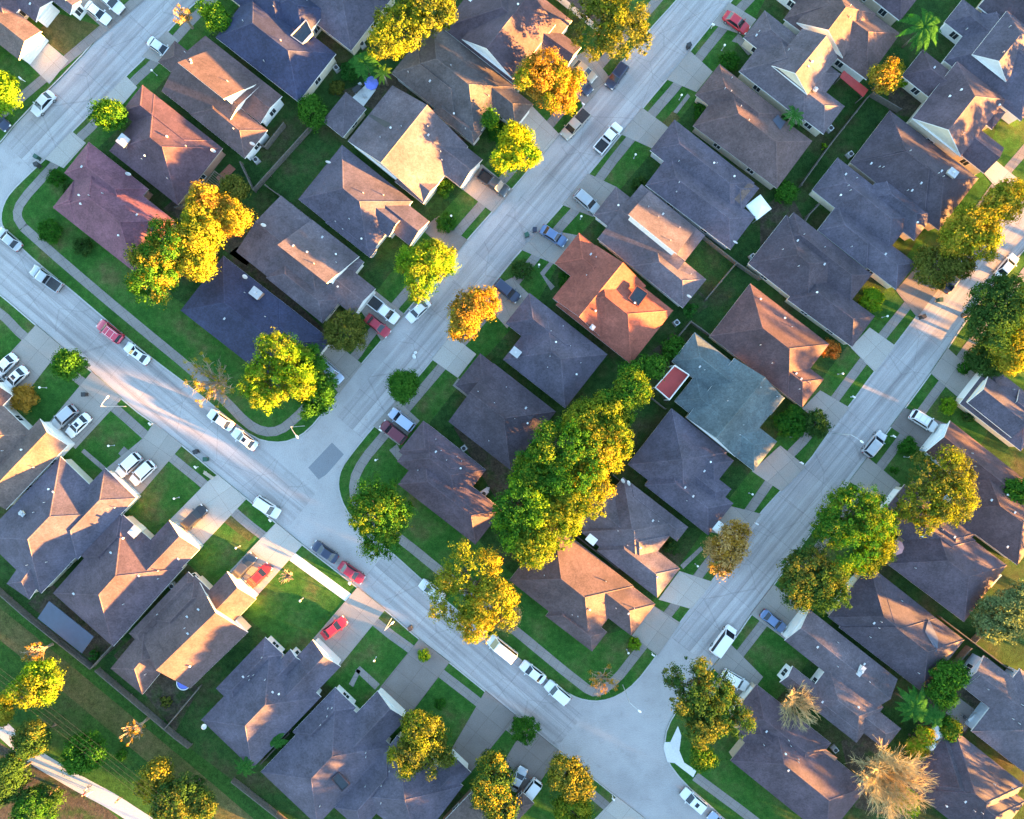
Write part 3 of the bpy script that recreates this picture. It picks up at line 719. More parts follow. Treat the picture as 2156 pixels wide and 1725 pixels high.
# --- centre block, row facing the middle street
house('grey house with pale yellow gable and lit orange slope beside red patio', 'grey', 'cream',
      [((1556, 150), (1692, 256), (1770, 156), 'hh', 2.8, .5), ((1610, 22), off((1610, 22), 120), off((1563, 78), 120), 'hh', 2.8, .5), ((1700, 200), (1764, 122), (1686, 64), 'gg', 4.5, .6), ((1640, 212), (1734, 283), (1780, 225), 'hh', 2.8, .5)],
      seed=15, vents=5, chim=[(1727, 178, 0.5, 0.5, 0.6)])
house('brown-roofed house with tall off-white gable behind the red patio', 'brown', 'white',
      [((1650, 40), (1825, 168), (1897, 72), 'hh', 2.9, .5), ((1775, 122), (1845, 30), (1744, -40), 'gh', 3.7, .62), ((1640, -20), (1740, 55), (1800, -20), 'hh', 2.9, .5)], seed=16, vents=4)
house('brown house with paired sunlit orange roof patches and a small palm behind', 'brown', 'tan',
      [((1459, 265), (1636, 397), (1722, 306), 'hh', 2.8, .46), ((1515, 135), off((1515, 135), 170), off((1464, 200), 170), 'hh', 2.8, .46)],
      trim=TRIMT, garage=(1, 0), seed=17, vents=5, extra=roof_patch([(1630, 250), (1650, 228), (1664, 246), (1644, 272)], BLUEM, 'solar_panel', 0.1))
house('wide flat grey house with a white canopy standing at its back corner', 'slate', 'grey',
      [((1359, 390), (1538, 526), (1592, 458), 'hh', 2.8, .4), ((1420, 252), off((1420, 252), 215), off((1370, 318), 215), 'hh', 2.8, .4), ((1440, 352), (1560, 446), (1600, 398), 'hh', 2.8, .35)],
      garage=(1, 0), seed=18, vents=6, dishes=[(1548, 510)], extra=roof_patch([(1562, 425), (1594, 386), (1582, 378), (1550, 416)], ROOF['tan']))  # tan shingle patch paints a sunlit piece of this roof
house('two-storey grey house with tan shed roof above the red-roofed house', 'grey', 'white',
      [((1258, 503), (1392, 611), (1485, 496), 'gg', 2.8, .22), ((1330, 561), (1438, 649), (1488, 589), 'hh', 2.8, .42), ((1297, 393), off((1297, 393), 130), off((1252, 455), 130), 'hh', 2.8, .42), ((1323, 452), (1425, 535), (1467, 482), 'gg', 2.95, .5, 4.5)],
      garage=(2, 0), seed=19, vents=7, dishes=[(1455, 632)])
house('terracotta red-roofed house with a small dark courtyard cut in it', 'red', 'brick',
      [((1269, 714), (1360, 602), (1252, 519), 'gg', 2.9, .42), ((1219, 490), off((1219, 490), 110), off((1169, 556), 110), 'hh', 2.8, .36), ((1170, 642), (1328, 767), (1420, 656), 'hh', 2.85, .42)],
      trim=TRIMG, garage=(1, 0), seed=20, vents=5, chim=[(1250, 687, 0.6, 0.6, 0.5)], extra=sky_hole([(1322, 629), (1340, 603), (1363, 619), (1343, 646)], ROOF['red']))
house('slate hip-roofed house with a white chimney at its front wall', 'slate', 'brick',
      [((1059, 757), (1190, 860), (1304, 766), 'hh', 2.8, .52), ((1115, 617), off((1115, 617), 170), off((1068, 684), 170), 'hh', 2.8, .52)],
      trim=TRIMG, garage=(1, 0), seed=21, vents=8, chim=[(1086, 740, 1.4, 1.1, 0.8)])
house('dark grey house behind the wide slab driveway of pale concrete squares', 'dark', 'brick',
      [((944, 888), (1075, 990), (1172, 868), 'gh', 2.8, .48), ((1011, 744), off((1011, 744), 170), off((957, 810), 170), 'hg', 2.8, .48)],
      trim=TRIM, garage=(1, 0), seed=22, vents=7)
house('dark hip house on the corner beside the round green and yellow tree', 'taupe', 'tan',
      [((836, 972), (960, 1070), (1024, 990), 'hh', 2.8, .5), ((891, 886), off((891, 886), 150), off((838, 950), 150), 'hh', 2.8, .5), ((838, 1020), (1001, 1147), (1058, 1074), 'hh', 2.85, .5)],
      trim=TRIMG, garage=(1, 0), seed=23, vents=8)
# --- centre block, row facing the eastern street
house('taupe gabled house with lavender gable wall and pale concrete driveway', 'taupe', 'cream',
      [((2024, 330), (2118, 210), (2015, 129), 'gh', 3.9, .6), ((1899, 160), off((1899, 160), 150), off((1944, 105), 150), 'hh', 2.8, .5), ((2004, 226), (2114, 312), (2072, 365), 'hg', 2.8, .48), ((2040, 176), (2117, 237), (2092, 275), 'hh', 2.8, .45), ((1922, 250), off((1922, 250), 115), off((1990, 160), 115), 'hh', 2.85, .5)],
      garage=(2, 1), seed=24, vents=5)
house('blue-grey house with small white gable triangle near the top right palm', 'slate', 'white',
      [((1987, 127), (2150, 255), (2250, 128), 'hh', 2.8, .45), ((2119, 172), (2192, 80), (2119, 24), 'gh', 4.4, .62), ((2027, -2), off((2027, -2), 120), off((1990, 48), 120), 'hh', 2.8, .45)], seed=25, vents=5)
house('charcoal-roofed house cut off by the upper corner of the view', 'dark', 'tan',
      [((2060, 14), (2190, 116), (2260, 26), 'gg', 3.2, .5), ((2050, -60), (2200, 60), (2290, -50), 'hh', 2.8, .5)], seed=26, vents=5)
house('deep purple house with a row of white roof pipes and orange slope', 'dark', 'tan',
      [((1790, 342), (1977, 485), (2062, 377), 'hh', 2.9, .52), ((1877, 237), off((1877, 237), 195), off((1795, 346), 195), 'hh', 2.9, .52)],
      trim=TRIMT, seed=27, vents=10, chim=[(2010, 362, 1.3, 1.0, 0.8)])
house('purple-grey twin-hip house between two yellow street trees and back lawns', 'slate', 'cream',
      [((1722, 485), (1887, 610), (1930, 556), 'hh', 2.8, .52), ((1710, 400), off((1710, 400), 205), off((1764, 332), 205), 'hh', 2.85, .52), ((1764, 431), off((1764, 431), 130), off((1722, 485), 130), 'hh', 2.8, .52), ((1815, 420), off((1815, 420), 140), off((1860, 362), 140), 'hh', 2.8, .45)],
      trim=TRIMG, seed=28, vents=8)
house('slate house wrapped around a small patio notch beside the lime shrub', 'dark', 'cream',
      [((1575, 555), off((1575, 555), 160), off((1655, 452), 160), 'hh', 2.8, .52), ((1658, 631), (1794, 731), (1845, 668), 'hh', 2.8, .52), ((1625, 505), (1790, 636), (1849, 588), 'hh', 2.9, .5)],
      garage=(1, 1), seed=29, vents=7)
house('red-brown hip house with orange autumn tree by its front lawn', 'maroon', 'tan',
      [((1494, 708), (1660, 836), (1742, 722), 'hh', 2.85, .52), ((1580, 775), (1689, 858), (1737, 800), 'hh', 2.8, .48)],
      trim=TRIMT, garage=(1, 1), seed=30, vents=9)
def deck(root, ro, sh, top):
    pts = [(1378, 816), (1419, 770), (1449, 790), (1408, 842)]
    quadslab('roof_deck', pts, 3.4, REDC, root, sh, 0.3)
    W = [P(*p, 3.4) + sh for p in pts]; m = MB()
    for i in range(4):
        a, b = W[i], W[(i + 1) % 4]; c = (a + b) / 2
        m.box((c.x, c.y, 3.75), ((b - a).length, 0.1, 0.75), math.atan2(b.y - a.y, b.x - a.x))
    for p in W: m.box((p.x, p.y, 1.9), (0.16, 0.16, 3.8))
    m.build('deck_railing', WHITEP, root)
house('teal-roofed house with a red roof deck in a white frame', 'teal', 'cream',
      [((1549, 963), (1650, 838), (1545, 756), 'gg', 3.4, .52), (off((1463, 700), 0), off((1463, 700), 200), off((1416, 762), 200), 'hh', 2.9, .48), ((1420, 845), (1530, 934), (1575, 878), 'hh', 2.85, .45), (off((1636, 930), -140), (1636, 930), (1586, 991), 'hh', 2.8, .45), (off((1652, 838), -110), (1652, 838), (1624, 874), 'hh', 2.8, .42)],
      trim=TRIM, garage=(3, 1), seed=31, vents=7, extra=deck)
house('blue-grey house with three stepped hip fronts and green front lawn', 'slate', 'brick',
      [((1322, 978), (1440, 1070), (1532, 952), 'hh', 2.8, .5), ((1410, 955), (1544, 1060), (1482, 1120), 'hh', 2.8, .5), (off((1545, 970), -160), (1545, 970), (1500, 1020), 'hh', 2.8, .45), (off((1540, 1030), -120), (1540, 1030), (1510, 1075), 'hh', 2.8, .42)],
      trim=TRIMG, garage=(1, 1), seed=32, vents=5)
def whitebox(root, ro, sh, top):
    quadslab('patio_cover', [(1232, 1136), (1262, 1099), (1279, 1112), (1249, 1150)], 3.2, WHITEP, root, sh, 0.15)
house('grey house with a bright white rectangular patio cover behind it', 'grey', 'tan',
      [((1222, 1120), (1340, 1213), (1430, 1098), 'hh', 2.8, .5), ((1330, 1018), (1449, 1110), (1425, 1140), 'hh', 2.8, .48), ((1305, 1098), (1432, 1197), (1385, 1260), 'hh', 2.8, .5), ((1262, 1010), off((1262, 1010), 190), off((1200, 1090), 190), 'hh', 2.8, .5)],
      trim=TRIMG, garage=(2, 1), seed=33, vents=7, extra=whitebox, dishes=[(1308, 998), (1324, 1017)])
house('brown corner house whose long sunlit slope lies under the row of trees', 'brown', 'tan',
      [((1072, 1222), (1240, 1354), (1335, 1235), 'hh', 2.85, .52), ((1222, 1151), (1380, 1272), (1328, 1338), 'hh', 2.85, .52), ((1180, 1256), (1278, 1331), (1245, 1371), 'hh', 2.8, .48)],
      trim=TRIMT, garage=(1, 1), seed=34, vents=8)
# --- east of the eastern street
house('grey house with stepped pale gables at the right edge of the view', 'slate', 'cream',
      [((2021, 850), (2150, 950), (2214, 868), 'hh', 2.8, .45), ((2037, 848), (2130, 922), (2172, 866), 'gg', 4.2, .5), ((2106, 872), (2190, 938), (2230, 885), 'gg', 3.2, .6), ((2084, 788), (2180, 862), (2132, 926), 'hh', 2.85, .45)], garage=(0, 0), seed=35, vents=4)
house('long maroon house with blue-white gabled garage beside a white vehicle', 'maroon', 'blue',
      [((1949, 952), (2106, 1076), (2163, 1014), 'gh', 2.8, .5), ((1985, 1075), (2142, 1190), (2226, 1082), 'hh', 2.85, .5)], garage=(0, 0), seed=36, vents=10)
house('large brown-purple hip house right behind the tall green street tree', 'taupe', 'tan',
      [((1867, 1187), (2030, 1310), (2113, 1185), 'hh', 2.85, .5), ((1905, 1020), off((1905, 1020), 190), off((1850, 1095), 190), 'hh', 2.8, .5), ((1880, 1085), off((1880, 1085), 160), off((2010, 1090), 160), 'hh', 2.8, .5)],
      trim=TRIMT, garage=(1, 0), seed=37, vents=7)
house('navy-brown hip house with a dark roof panel below the olive tree', 'dark', 'tan',
      [((1767, 1322), (1944, 1459), (2030, 1347), 'hh', 2.85, .5), ((1830, 1190), off((1830, 1190), 180), off((1745, 1300), 180), 'hh', 2.8, .5)],
      trim=TRIMG, garage=(1, 0), seed=38, vents=6, extra=roof_patch([(1945, 1330), (1962, 1305), (1975, 1345), (1965, 1370)], BLUEM, 'solar_panel', 0.1))
house('grey-brown house with two white gable fronts beside a bare tree', 'grey', 'white',
      [((1652, 1349), (1838, 1496), (1890, 1430), 'gg', 2.9, .48), ((1642, 1437), off((1642, 1437), 205), off((1677, 1409), 205), 'gh', 2.8, .48), ((1690, 1475), (1805, 1562), (1862, 1490), 'hh', 2.8, .48), (off((1897, 1534), -140), (1897, 1534), (1862, 1578), 'hh', 2.8, .45)],
      garage=(0, 0), seed=39, vents=7, chim=[(1822, 1420, 0.5, 1.6, 0.5)])
def tanroof(root, ro, sh, top):
    quadslab('patio_cover', [(1701, 1590), (1720, 1564), (1763, 1596), (1742, 1625)], 3.0, plain('terracotta_sheet', (0.27, 0.13, 0.08), 0.8, 0.15, 2.0), root, sh, 0.14)
house('purple-brown corner house with terracotta patio cover by the bright pavement', 'taupe', 'tan',
      [((1538, 1602), (1740, 1765), (1828, 1654), 'hh', 2.85, .48), ((1593, 1441), off((1593, 1441), 200), off((1545, 1520), 200), 'hh', 2.8, .48), ((1545, 1545), off((1545, 1545), 150), off((1640, 1525), 150), 'hh', 2.82, .45)],
      trim=TRIMT, garage=(1, 0), seed=40, vents=8, extra=tanroof)
house('dark house with long orange-lit slope near the two pale canopies', 'dark', 'tan',
      [((1915, 1660), (2060, 1775), (2155, 1652), 'hh', 2.85, .55), ((1987, 1551), off((1987, 1551), 220), off((1915, 1655), 220), 'hh', 2.9, .55)], trim=TRIMT, seed=41, vents=7)
house('pale grey flat-looking house with lavender end strip at the right edge', 'grey', 'blue',
      [((2030, 1449), (2200, 1583), (2250, 1520), 'gg', 2.9, .3), ((2045, 1540), (2180, 1645), (2282, 1512), 'hh', 2.8, .3), ((2072, 1381), off((2072, 1381), 180), off((2028, 1442), 180), 'gg', 2.9, .3)], seed=42, vents=5)
# --- lower row facing the diagonal street
V_ = (0.81, 0.58)
def oe(p, k): return off(p, k, UE)
house('orange-lit garage house at the left edge below two silver cars', 'tan', 'white',
      [((142, 938), oe((142, 938), 188), oe((77, 889), 188), 'gg', 2.9, .5), ((70, 915), oe((70, 915), 150), oe((-20, 850), 150), 'hh', 2.8, .45)],
      garage=(0, 0), seed=43, vents=5)
house('broad grey hip house with sunlit zigzag patch and white eaves', 'slate', 'cream',
      [((250, 1080), (86, 1250), (-55, 1150), 'hh', 2.85, .42), ((287, 1049), oe((287, 1049), 180), oe((212, 995), 180), 'hh', 2.8, .45), ((165, 1035), oe((165, 1035), 130), oe((118, 985), 130), 'hh', 2.8, .42), ((130, 1100), (62, 1265), (20, 1230), 'hh', 2.8, .35) if False else ((140, 1150), (62, 1262), (15, 1228), 'hh', 2.8, .42)],
      garage=(1, 0), seed=44, vents=7, chim=[(30, 1085, 0.4, 0.8, 0.4)])
def bluecover(root, ro, sh, top):
    quadslab('patio_cover', [(103, 1266), (197, 1341), (172, 1376), (79, 1302)], 3.1, BLUEM, root, sh, 0.15, 2.6)
house('taupe hip house with pale chimney and blue metal patio cover', 'taupe', 'cream',
      [((385, 1197), (238, 1362), (100, 1262), 'hh', 2.9, .45), ((420, 1157), oe((420, 1157), 190), oe((345, 1107), 190), 'gh', 2.8, .45), ((300, 1128), oe((300, 1128), 120), oe((247, 1090), 120), 'hh', 2.8, .45)],
      garage=(1, 0), seed=45, vents=8, chim=[(268, 1124, 1.5, 1.2, 1.0)], extra=bluecover)
house('house with blazing orange back slope above the blue trampoline', 'brown', 'cream',
      [((522, 1332), (400, 1450), (284, 1358), 'gg', 3.0, .52), ((370, 1378), (300, 1463), (236, 1404), 'hh', 2.8, .45), ((539, 1262), oe((539, 1262), 150), oe((470, 1212), 150), 'gh', 2.85, .48), ((455, 1255), oe((455, 1255), 130), oe((408, 1214), 130), 'hh', 2.8, .45), ((418, 1225), oe((418, 1225), 180), oe((395, 1205), 180), 'hh', 2.8, .4)],
      garage=(2, 0), seed=46, vents=7)
house('slate house with twin white porch gables and a small palm behind', 'slate', 'white',
      [((676, 1468), (531, 1619), (408, 1532), 'hh', 2.85, .45), ((717, 1404), oe((717, 1404), 170), oe((654, 1352), 170), 'gh', 2.85, .45), ((597, 1379), oe((597, 1379), 150), oe((554, 1346), 150), 'hh', 2.8, .42), ((640, 1395), oe((640, 1395), 120), oe((608, 1370), 120), 'gh', 2.95, .42)],
      garage=(1, 0), seed=47, vents=8, dishes=[(402, 1547)])
house('grey house with white-trimmed garage and a dark patio notch in its roof', 'slate', 'white',
      [((825, 1572), (668, 1738), (535, 1640), 'hh', 2.85, .42), ((856, 1514), oe((856, 1514), 160), oe((789, 1461), 160), 'gh', 2.85, .45), ((750, 1490), oe((750, 1490), 130), oe((704, 1449), 130), 'hh', 2.8, .42)],
      garage=(1, 0), seed=48, vents=7, extra=sky_hole([(700, 1636), (715, 1623), (738, 1648), (722, 1662)], ROOF['dark']))
house('grey house half under the golden tree along the bottom edge', 'slate', 'cream',
      [((975, 1655), (880, 1780), (706, 1720), 'hh', 2.85, .4), ((992, 1627), oe((992, 1627), 160), oe((945, 1590), 160), 'hh', 2.8, .42), ((860, 1600), (740, 1745), (705, 1720), 'hh', 2.8, .4) if False else ((870, 1625), (760, 1750), (700, 1705), 'hh', 2.82, .4)],
      garage=(1, 0), seed=49, vents=4)
house('tan-roofed house just entering at the bottom edge near white parked cars', 'tan', 'brick',
      [((1098, 1702), oe((1098, 1702), 150), oe((1010, 1650), 150), 'hh', 2.8, .45), ((1125, 1692), oe((1125, 1692), 60), oe((1098, 1672), 60), 'hh', 2.7, .4)], seed=50, vents=2)
house('house at the left edge with a white wall by the orange bush', 'brown', 'white',
      [((26, 833), oe((26, 833), 150), oe((-60, 770), 150), 'gg', 2.9, .45)], seed=51, vents=2)
house('house mostly hidden by the olive tree at the top edge of the middle street', 'tan', 'white',
      [(off((1314, 2), -150), (1314, 2), (1278, 48), 'hg', 2.9, .48), (off((1262, 40), -150), (1262, 40), (1200, 118), 'hh', 2.8, .45)] if False else [(off((1314, 2), -170), (1314, 2), (1240, 96) if False else (1268, 60), 'hg', 2.9, .48)], seed=52, vents=1)
house('dark hip roof entering at the top edge beside the large palm', 'taupe', 'tan',
      [(off((1895, 44), -130), (1895, 44), (1945, -20), 'hh', 2.8, .5)], seed=53, vents=2)
# ---------------------------------------------------------------- vehicles
def paint(name, col, metal=0.0):
    m, t, b = nodes_of('paint_' + name)
    b.inputs['Base Color'].default_value = (*col, 1); b.inputs['Roughness'].default_value = 0.32
    b.inputs['Metallic'].default_value = metal; b.inputs['Coat Weight'].default_value = 0.6; b.inputs['Coat Roughness'].default_value = 0.05
    return m
PAINT = {k: paint(k, c, m) for k, (c, m) in dict(white=((0.72, 0.72, 0.72), 0), pearl=((0.60, 0.61, 0.62), 0), silver=((0.42, 0.43, 0.45), .35), lightblue=((0.36, 0.42, 0.55), .2),
    blue=((0.12, 0.18, 0.32), .3), navy=((0.03, 0.04, 0.08), .2), black=((0.018, 0.018, 0.022), 0), grey=((0.07, 0.07, 0.075), .3), red=((0.46, 0.015, 0.03), 0), brightred=((0.5, 0.02, 0.015), 0),
    maroon=((0.13, 0.02, 0.035), .2), darkred=((0.36, 0.015, 0.035), 0), tan=((0.40, 0.36, 0.30), .3), rose=((0.5, 0.04, 0.08), 0)).items()}
CGLASS, _t, _b = nodes_of('car_glass'); _b.inputs['Base Color'].default_value = (0.012, 0.016, 0.024, 1); _b.inputs['Roughness'].default_value = 0.06; _b.inputs['Specular IOR Level'].default_value = 0.6
TYRE = plain('tyre', (0.02, 0.02, 0.02), 0.8, 0.1); RIM = plain('wheel_rim', (0.45, 0.45, 0.46), 0.35, 0.05, metal=0.7)
LAMPW = plain('headlight_glass', (0.7, 0.7, 0.68), 0.1, 0.05); LAMPR = plain('taillight_glass', (0.35, 0.012, 0.012), 0.15, 0.1)
LINER = plain('bed_liner', (0.025, 0.026, 0.03), 0.7, 0.3)

def body_loft(mb, st):
    """stations (x, half width, z low, z high, crown inset)"""
    rings = []
    for x, hw, z0, z1, k in st:
        zm = z0 + (z1 - z0) * 0.55
        rings.append([(x, -hw * .9, z0), (x, -hw, z0 + .14), (x, -hw, zm), (x, -hw * .96, z1 - .10), (x, -hw * k, z1 - .015), (x, -hw * k * .5, z1 + .015), (x, 0, z1 + .02)])
        rings[-1] += [(x, -p[1], p[2]) for p in rings[-1][-2::-1]]
    b = len(mb.v); n = len(rings[0])
    for r in rings: mb.v.extend(r)
    for i in range(len(rings) - 1):
        for j in range(n):
            j2 = (j + 1) % n
            mb.f.append((b + i * n + j, b + (i + 1) * n + j, b + (i + 1) * n + j2, b + i * n + j2)); mb.m.append(0)
    mb.f.append(tuple(b + j for j in range(n))); mb.m.append(0)
    e = b + (len(rings) - 1) * n
    mb.f.append(tuple(e + j for j in range(n))[::-1]); mb.m.append(0)

SPEC = dict(   # length, width, height, belt, cabin: rear base, rear top, front top, front base (x, front is +)
    sedan=(4.75, 1.82, 1.42, 0.93, -1.75, -1.12, 0.38, 1.18), suv=(4.75, 1.9, 1.72, 1.05, -2.22, -1.98, 0.52, 1.25),
    pickup=(5.7, 1.98, 1.82, 1.08, -0.55, -0.38, 0.95, 1.72), van=(5.5, 2.0, 2.1, 1.15, -2.62, -2.52, 1.15, 2.0), coupe=(4.3, 1.76, 1.35, 0.9, -1.5, -0.85, 0.35, 1.1))
def make_vehicle(kind, sunroof=False, rack=False, cover=False, rails=False):
    L, W, Hh, B, x0, x1, x2, x3 = SPEC[kind]; h = L / 2; hw = W / 2
    root = empty({'sedan': 'sedan', 'suv': 'suv', 'pickup': 'pickup_truck', 'van': 'van', 'coupe': 'small_car'}[kind])
    mb = MB(); zb = B
    hood = B - 0.02 if kind != 'van' else B - 0.05
    nose = hood - 0.2; tail = B - 0.04
    if kind == 'pickup':
        st = [(x0 - .06, hw, .34, B, .9), (x3, hw, .34, B, .88), (x3 + .25, hw, .34, hood + .02, .86), (h - .35, hw * .97, .34, hood - .06, .86), (h - .1, hw * .9, .34, nose, .84), (h, hw * .74, .4, nose - .1, .8)]
    else:
        st = [(-h, hw * .74, .42, tail - .16, .8), (-h + .12, hw * .9, .32, tail - .05, .84), (-h + .5, hw * .98, .3, tail, .87), (x0, hw, .28, B, .9), (x3, hw, .28, B, .9),
              (x3 + .25, hw, .28, hood, .86), (h - .45, hw * .97, .3, hood - .08, .85), (h - .14, hw * .88, .32, nose, .83), (h, hw * .7, .4, nose - .1, .8)]
    body_loft(mb, st)
    # cabin shell
    cw, tw = hw * .93, hw * (.74 if kind in ('sedan', 'coupe') else .84)
    z0, z1 = B - .03, Hh
    c8 = [(x0, -cw, z0), (x3, -cw, z0), (x3, cw, z0), (x0, cw, z0), (x1, -tw, z1 - .05), (x2, -tw, z1 - .05), (x2, tw, z1 - .05), (x1, tw, z1 - .05)]
    for q in ((0, 1, 5, 4), (1, 2, 6, 5), (2, 3, 7, 6), (3, 0, 4, 7)): mb.poly([c8[i] for i in q], 0)
    tin = [(x1 + .12, -tw * .86, z1), (x2 - .12, -tw * .86, z1), (x2 - .12, tw * .86, z1), (x1 + .12, tw * .86, z1)]
    for i in range(4): mb.poly([c8[4 + i], c8[4 + (i + 1) % 4], tin[(i + 1) % 4], tin[i]], 0)
    mb.poly(tin, 0)
    body = mb.build('body', PAINT['white'], root)
    def pane(name, q, e=0.07, lift=0.012):
        V = [Vector(c8[i]) for i in q]; c = sum(V, Vector()) / 4; n = (V[1] - V[0]).cross(V[3] - V[0]).normalized()
        p = [v + (c - v).normalized() * min(e * (c - v).length * 1.6, .14) + n * lift for v in V]
        m = MB(); m.poly(p); m.build(name, CGLASS, root)
    pane('windscreen', (1, 2, 6, 5)); pane('rear_window', (3, 0, 4, 7))
    pane('side_window', (0, 1, 5, 4)); pane('side_window', (2, 3, 7, 6))
    wr = .33 if kind in ('sedan', 'coupe') else .38
    for sx in (-h * .62, h * .62):
        for sy in (-1, 1):
            m = MB(); m.tube([(0, -.11, 0), (0, .11, 0)], [wr, wr], 14); wo_ = m.build('wheel', TYRE, root, (sx, sy * (hw - .1), wr + .005))
            m = MB(); m.tube([(0, sy * .105, 0), (0, sy * .125, 0)], [wr * .6, wr * .58], 10); m.build('rim', RIM, wo_)
    for sy in (-1, 1):
        m = MB(); m.box((h - .1, sy * hw * .66, nose - .09), (.2, .34, .14)); m.build('headlight', LAMPW, root)
        m = MB(); m.box((-h + .07, sy * hw * .7, tail - .2), (.16, .26, .16)); m.build('taillight', LAMPR, root)
        m = MB(); m.box((x3 - .25, sy * (hw + .1), B + .06), (.14, .22, .14)); m.build('mirror', PAINT['black'] if kind == 'van' else PAINT['white'], root)
    m = MB()
    for xx in (h - .02, -h + .02): m.box((xx, 0, .46), (.1, W * .72, .2))
    m.build('bumper', PAINT['grey'], root)
    if kind == 'pickup':
        m = MB(); bx0, bx1 = -h + .02, x0 - .1; zz = 1.06
        for sy in (-1, 1): m.box(((bx0 + bx1) / 2, sy * (hw - .07), .72), (bx1 - bx0, .13, .72))
        m.box((bx0 + .05, 0, .72), (.1, W - .28, .72)); m.box((bx1 - .03, 0, .72), (.06, W - .28, .72))
        m.build('bed', PAINT['white'], root)
        m = MB(); m.box(((bx0 + bx1) / 2, 0, zz - .02 if cover else .6), (bx1 - bx0 - .16, W - .29, .08))
        m.build('bed_cover' if cover else 'bed_floor', LINER, root)
    if sunroof:
        m = MB(); m.box(((x1 + x2) / 2 + .25, 0, z1 + .004), (.62, .74, .012)); m.build('sunroof', CGLASS, root)
    if rack:
        for sy in (-1, 1):
            m = MB(); m.tube([(x1 + .2, sy * tw * .8, z1 + .03), (x1 + .3, sy * tw * .8, z1 + .1), (x2 - .3, sy * tw * .8, z1 + .1), (x2 - .2, sy * tw * .8, z1 + .03)], [.025] * 4, 5)
            m.build('roof_rail', RIM if not rails else WHITEP, root)
        for fx in (.3, .7):
            m = MB(); xx = x1 + (x2 - x1) * fx; m.tube([(xx, -tw * .8, z1 + .1), (xx, tw * .8, z1 + .1)], [.022, .022], 5); m.build('roof_bar', RIM if not rails else WHITEP, root)
    return root
PROTO = {}
def vehicle(label, kind, col, p, q, opt='', z=0.0):
    """p rear, q front, in layout units"""
    key = (kind, opt)
    if key not in PROTO:
        PROTO[key] = make_vehicle(kind, 's' in opt, 'r' in opt, 'c' in opt, 'w' in opt); PROTO[key]['used'] = 0
    src = PROTO[key]
    A, B = P(*p, .7), P(*q, .7); c = (A + B) / 2; rz = math.atan2(B.y - A.y, B.x - A.x)
    if not src['used']:
        o = src; o.location = (c.x, c.y, z); o.rotation_euler = (0, 0, rz)
    else:
        o = copy_tree(src, None, (c.x, c.y, z), rz)
    src['used'] = src['used'] + 1 if o is src else src['used']
    o['label'] = label; o['category'] = {'sedan': 'car', 'suv': 'car', 'coupe': 'car', 'pickup': 'pickup truck', 'van': 'van'}[kind]; o['group'] = 'vehicles parked on streets and driveways'
    for ch in o.children:
        n = ch.name.split('.')[0]
        if n in ('body', 'bed', 'mirror'):
            ch.material_slots[0].link = 'OBJECT'; ch.material_slots[0].material = PAINT[col]
    return o
def V(t, x0, y0, x1, y1):
    i, j = t
    return (539 * i + x0 / 4, 431.25 * j + y0 / 4), (539 * i + x1 / 4, 431.25 * j + y1 / 4)
Zd, Zr = 0.155, 0.012
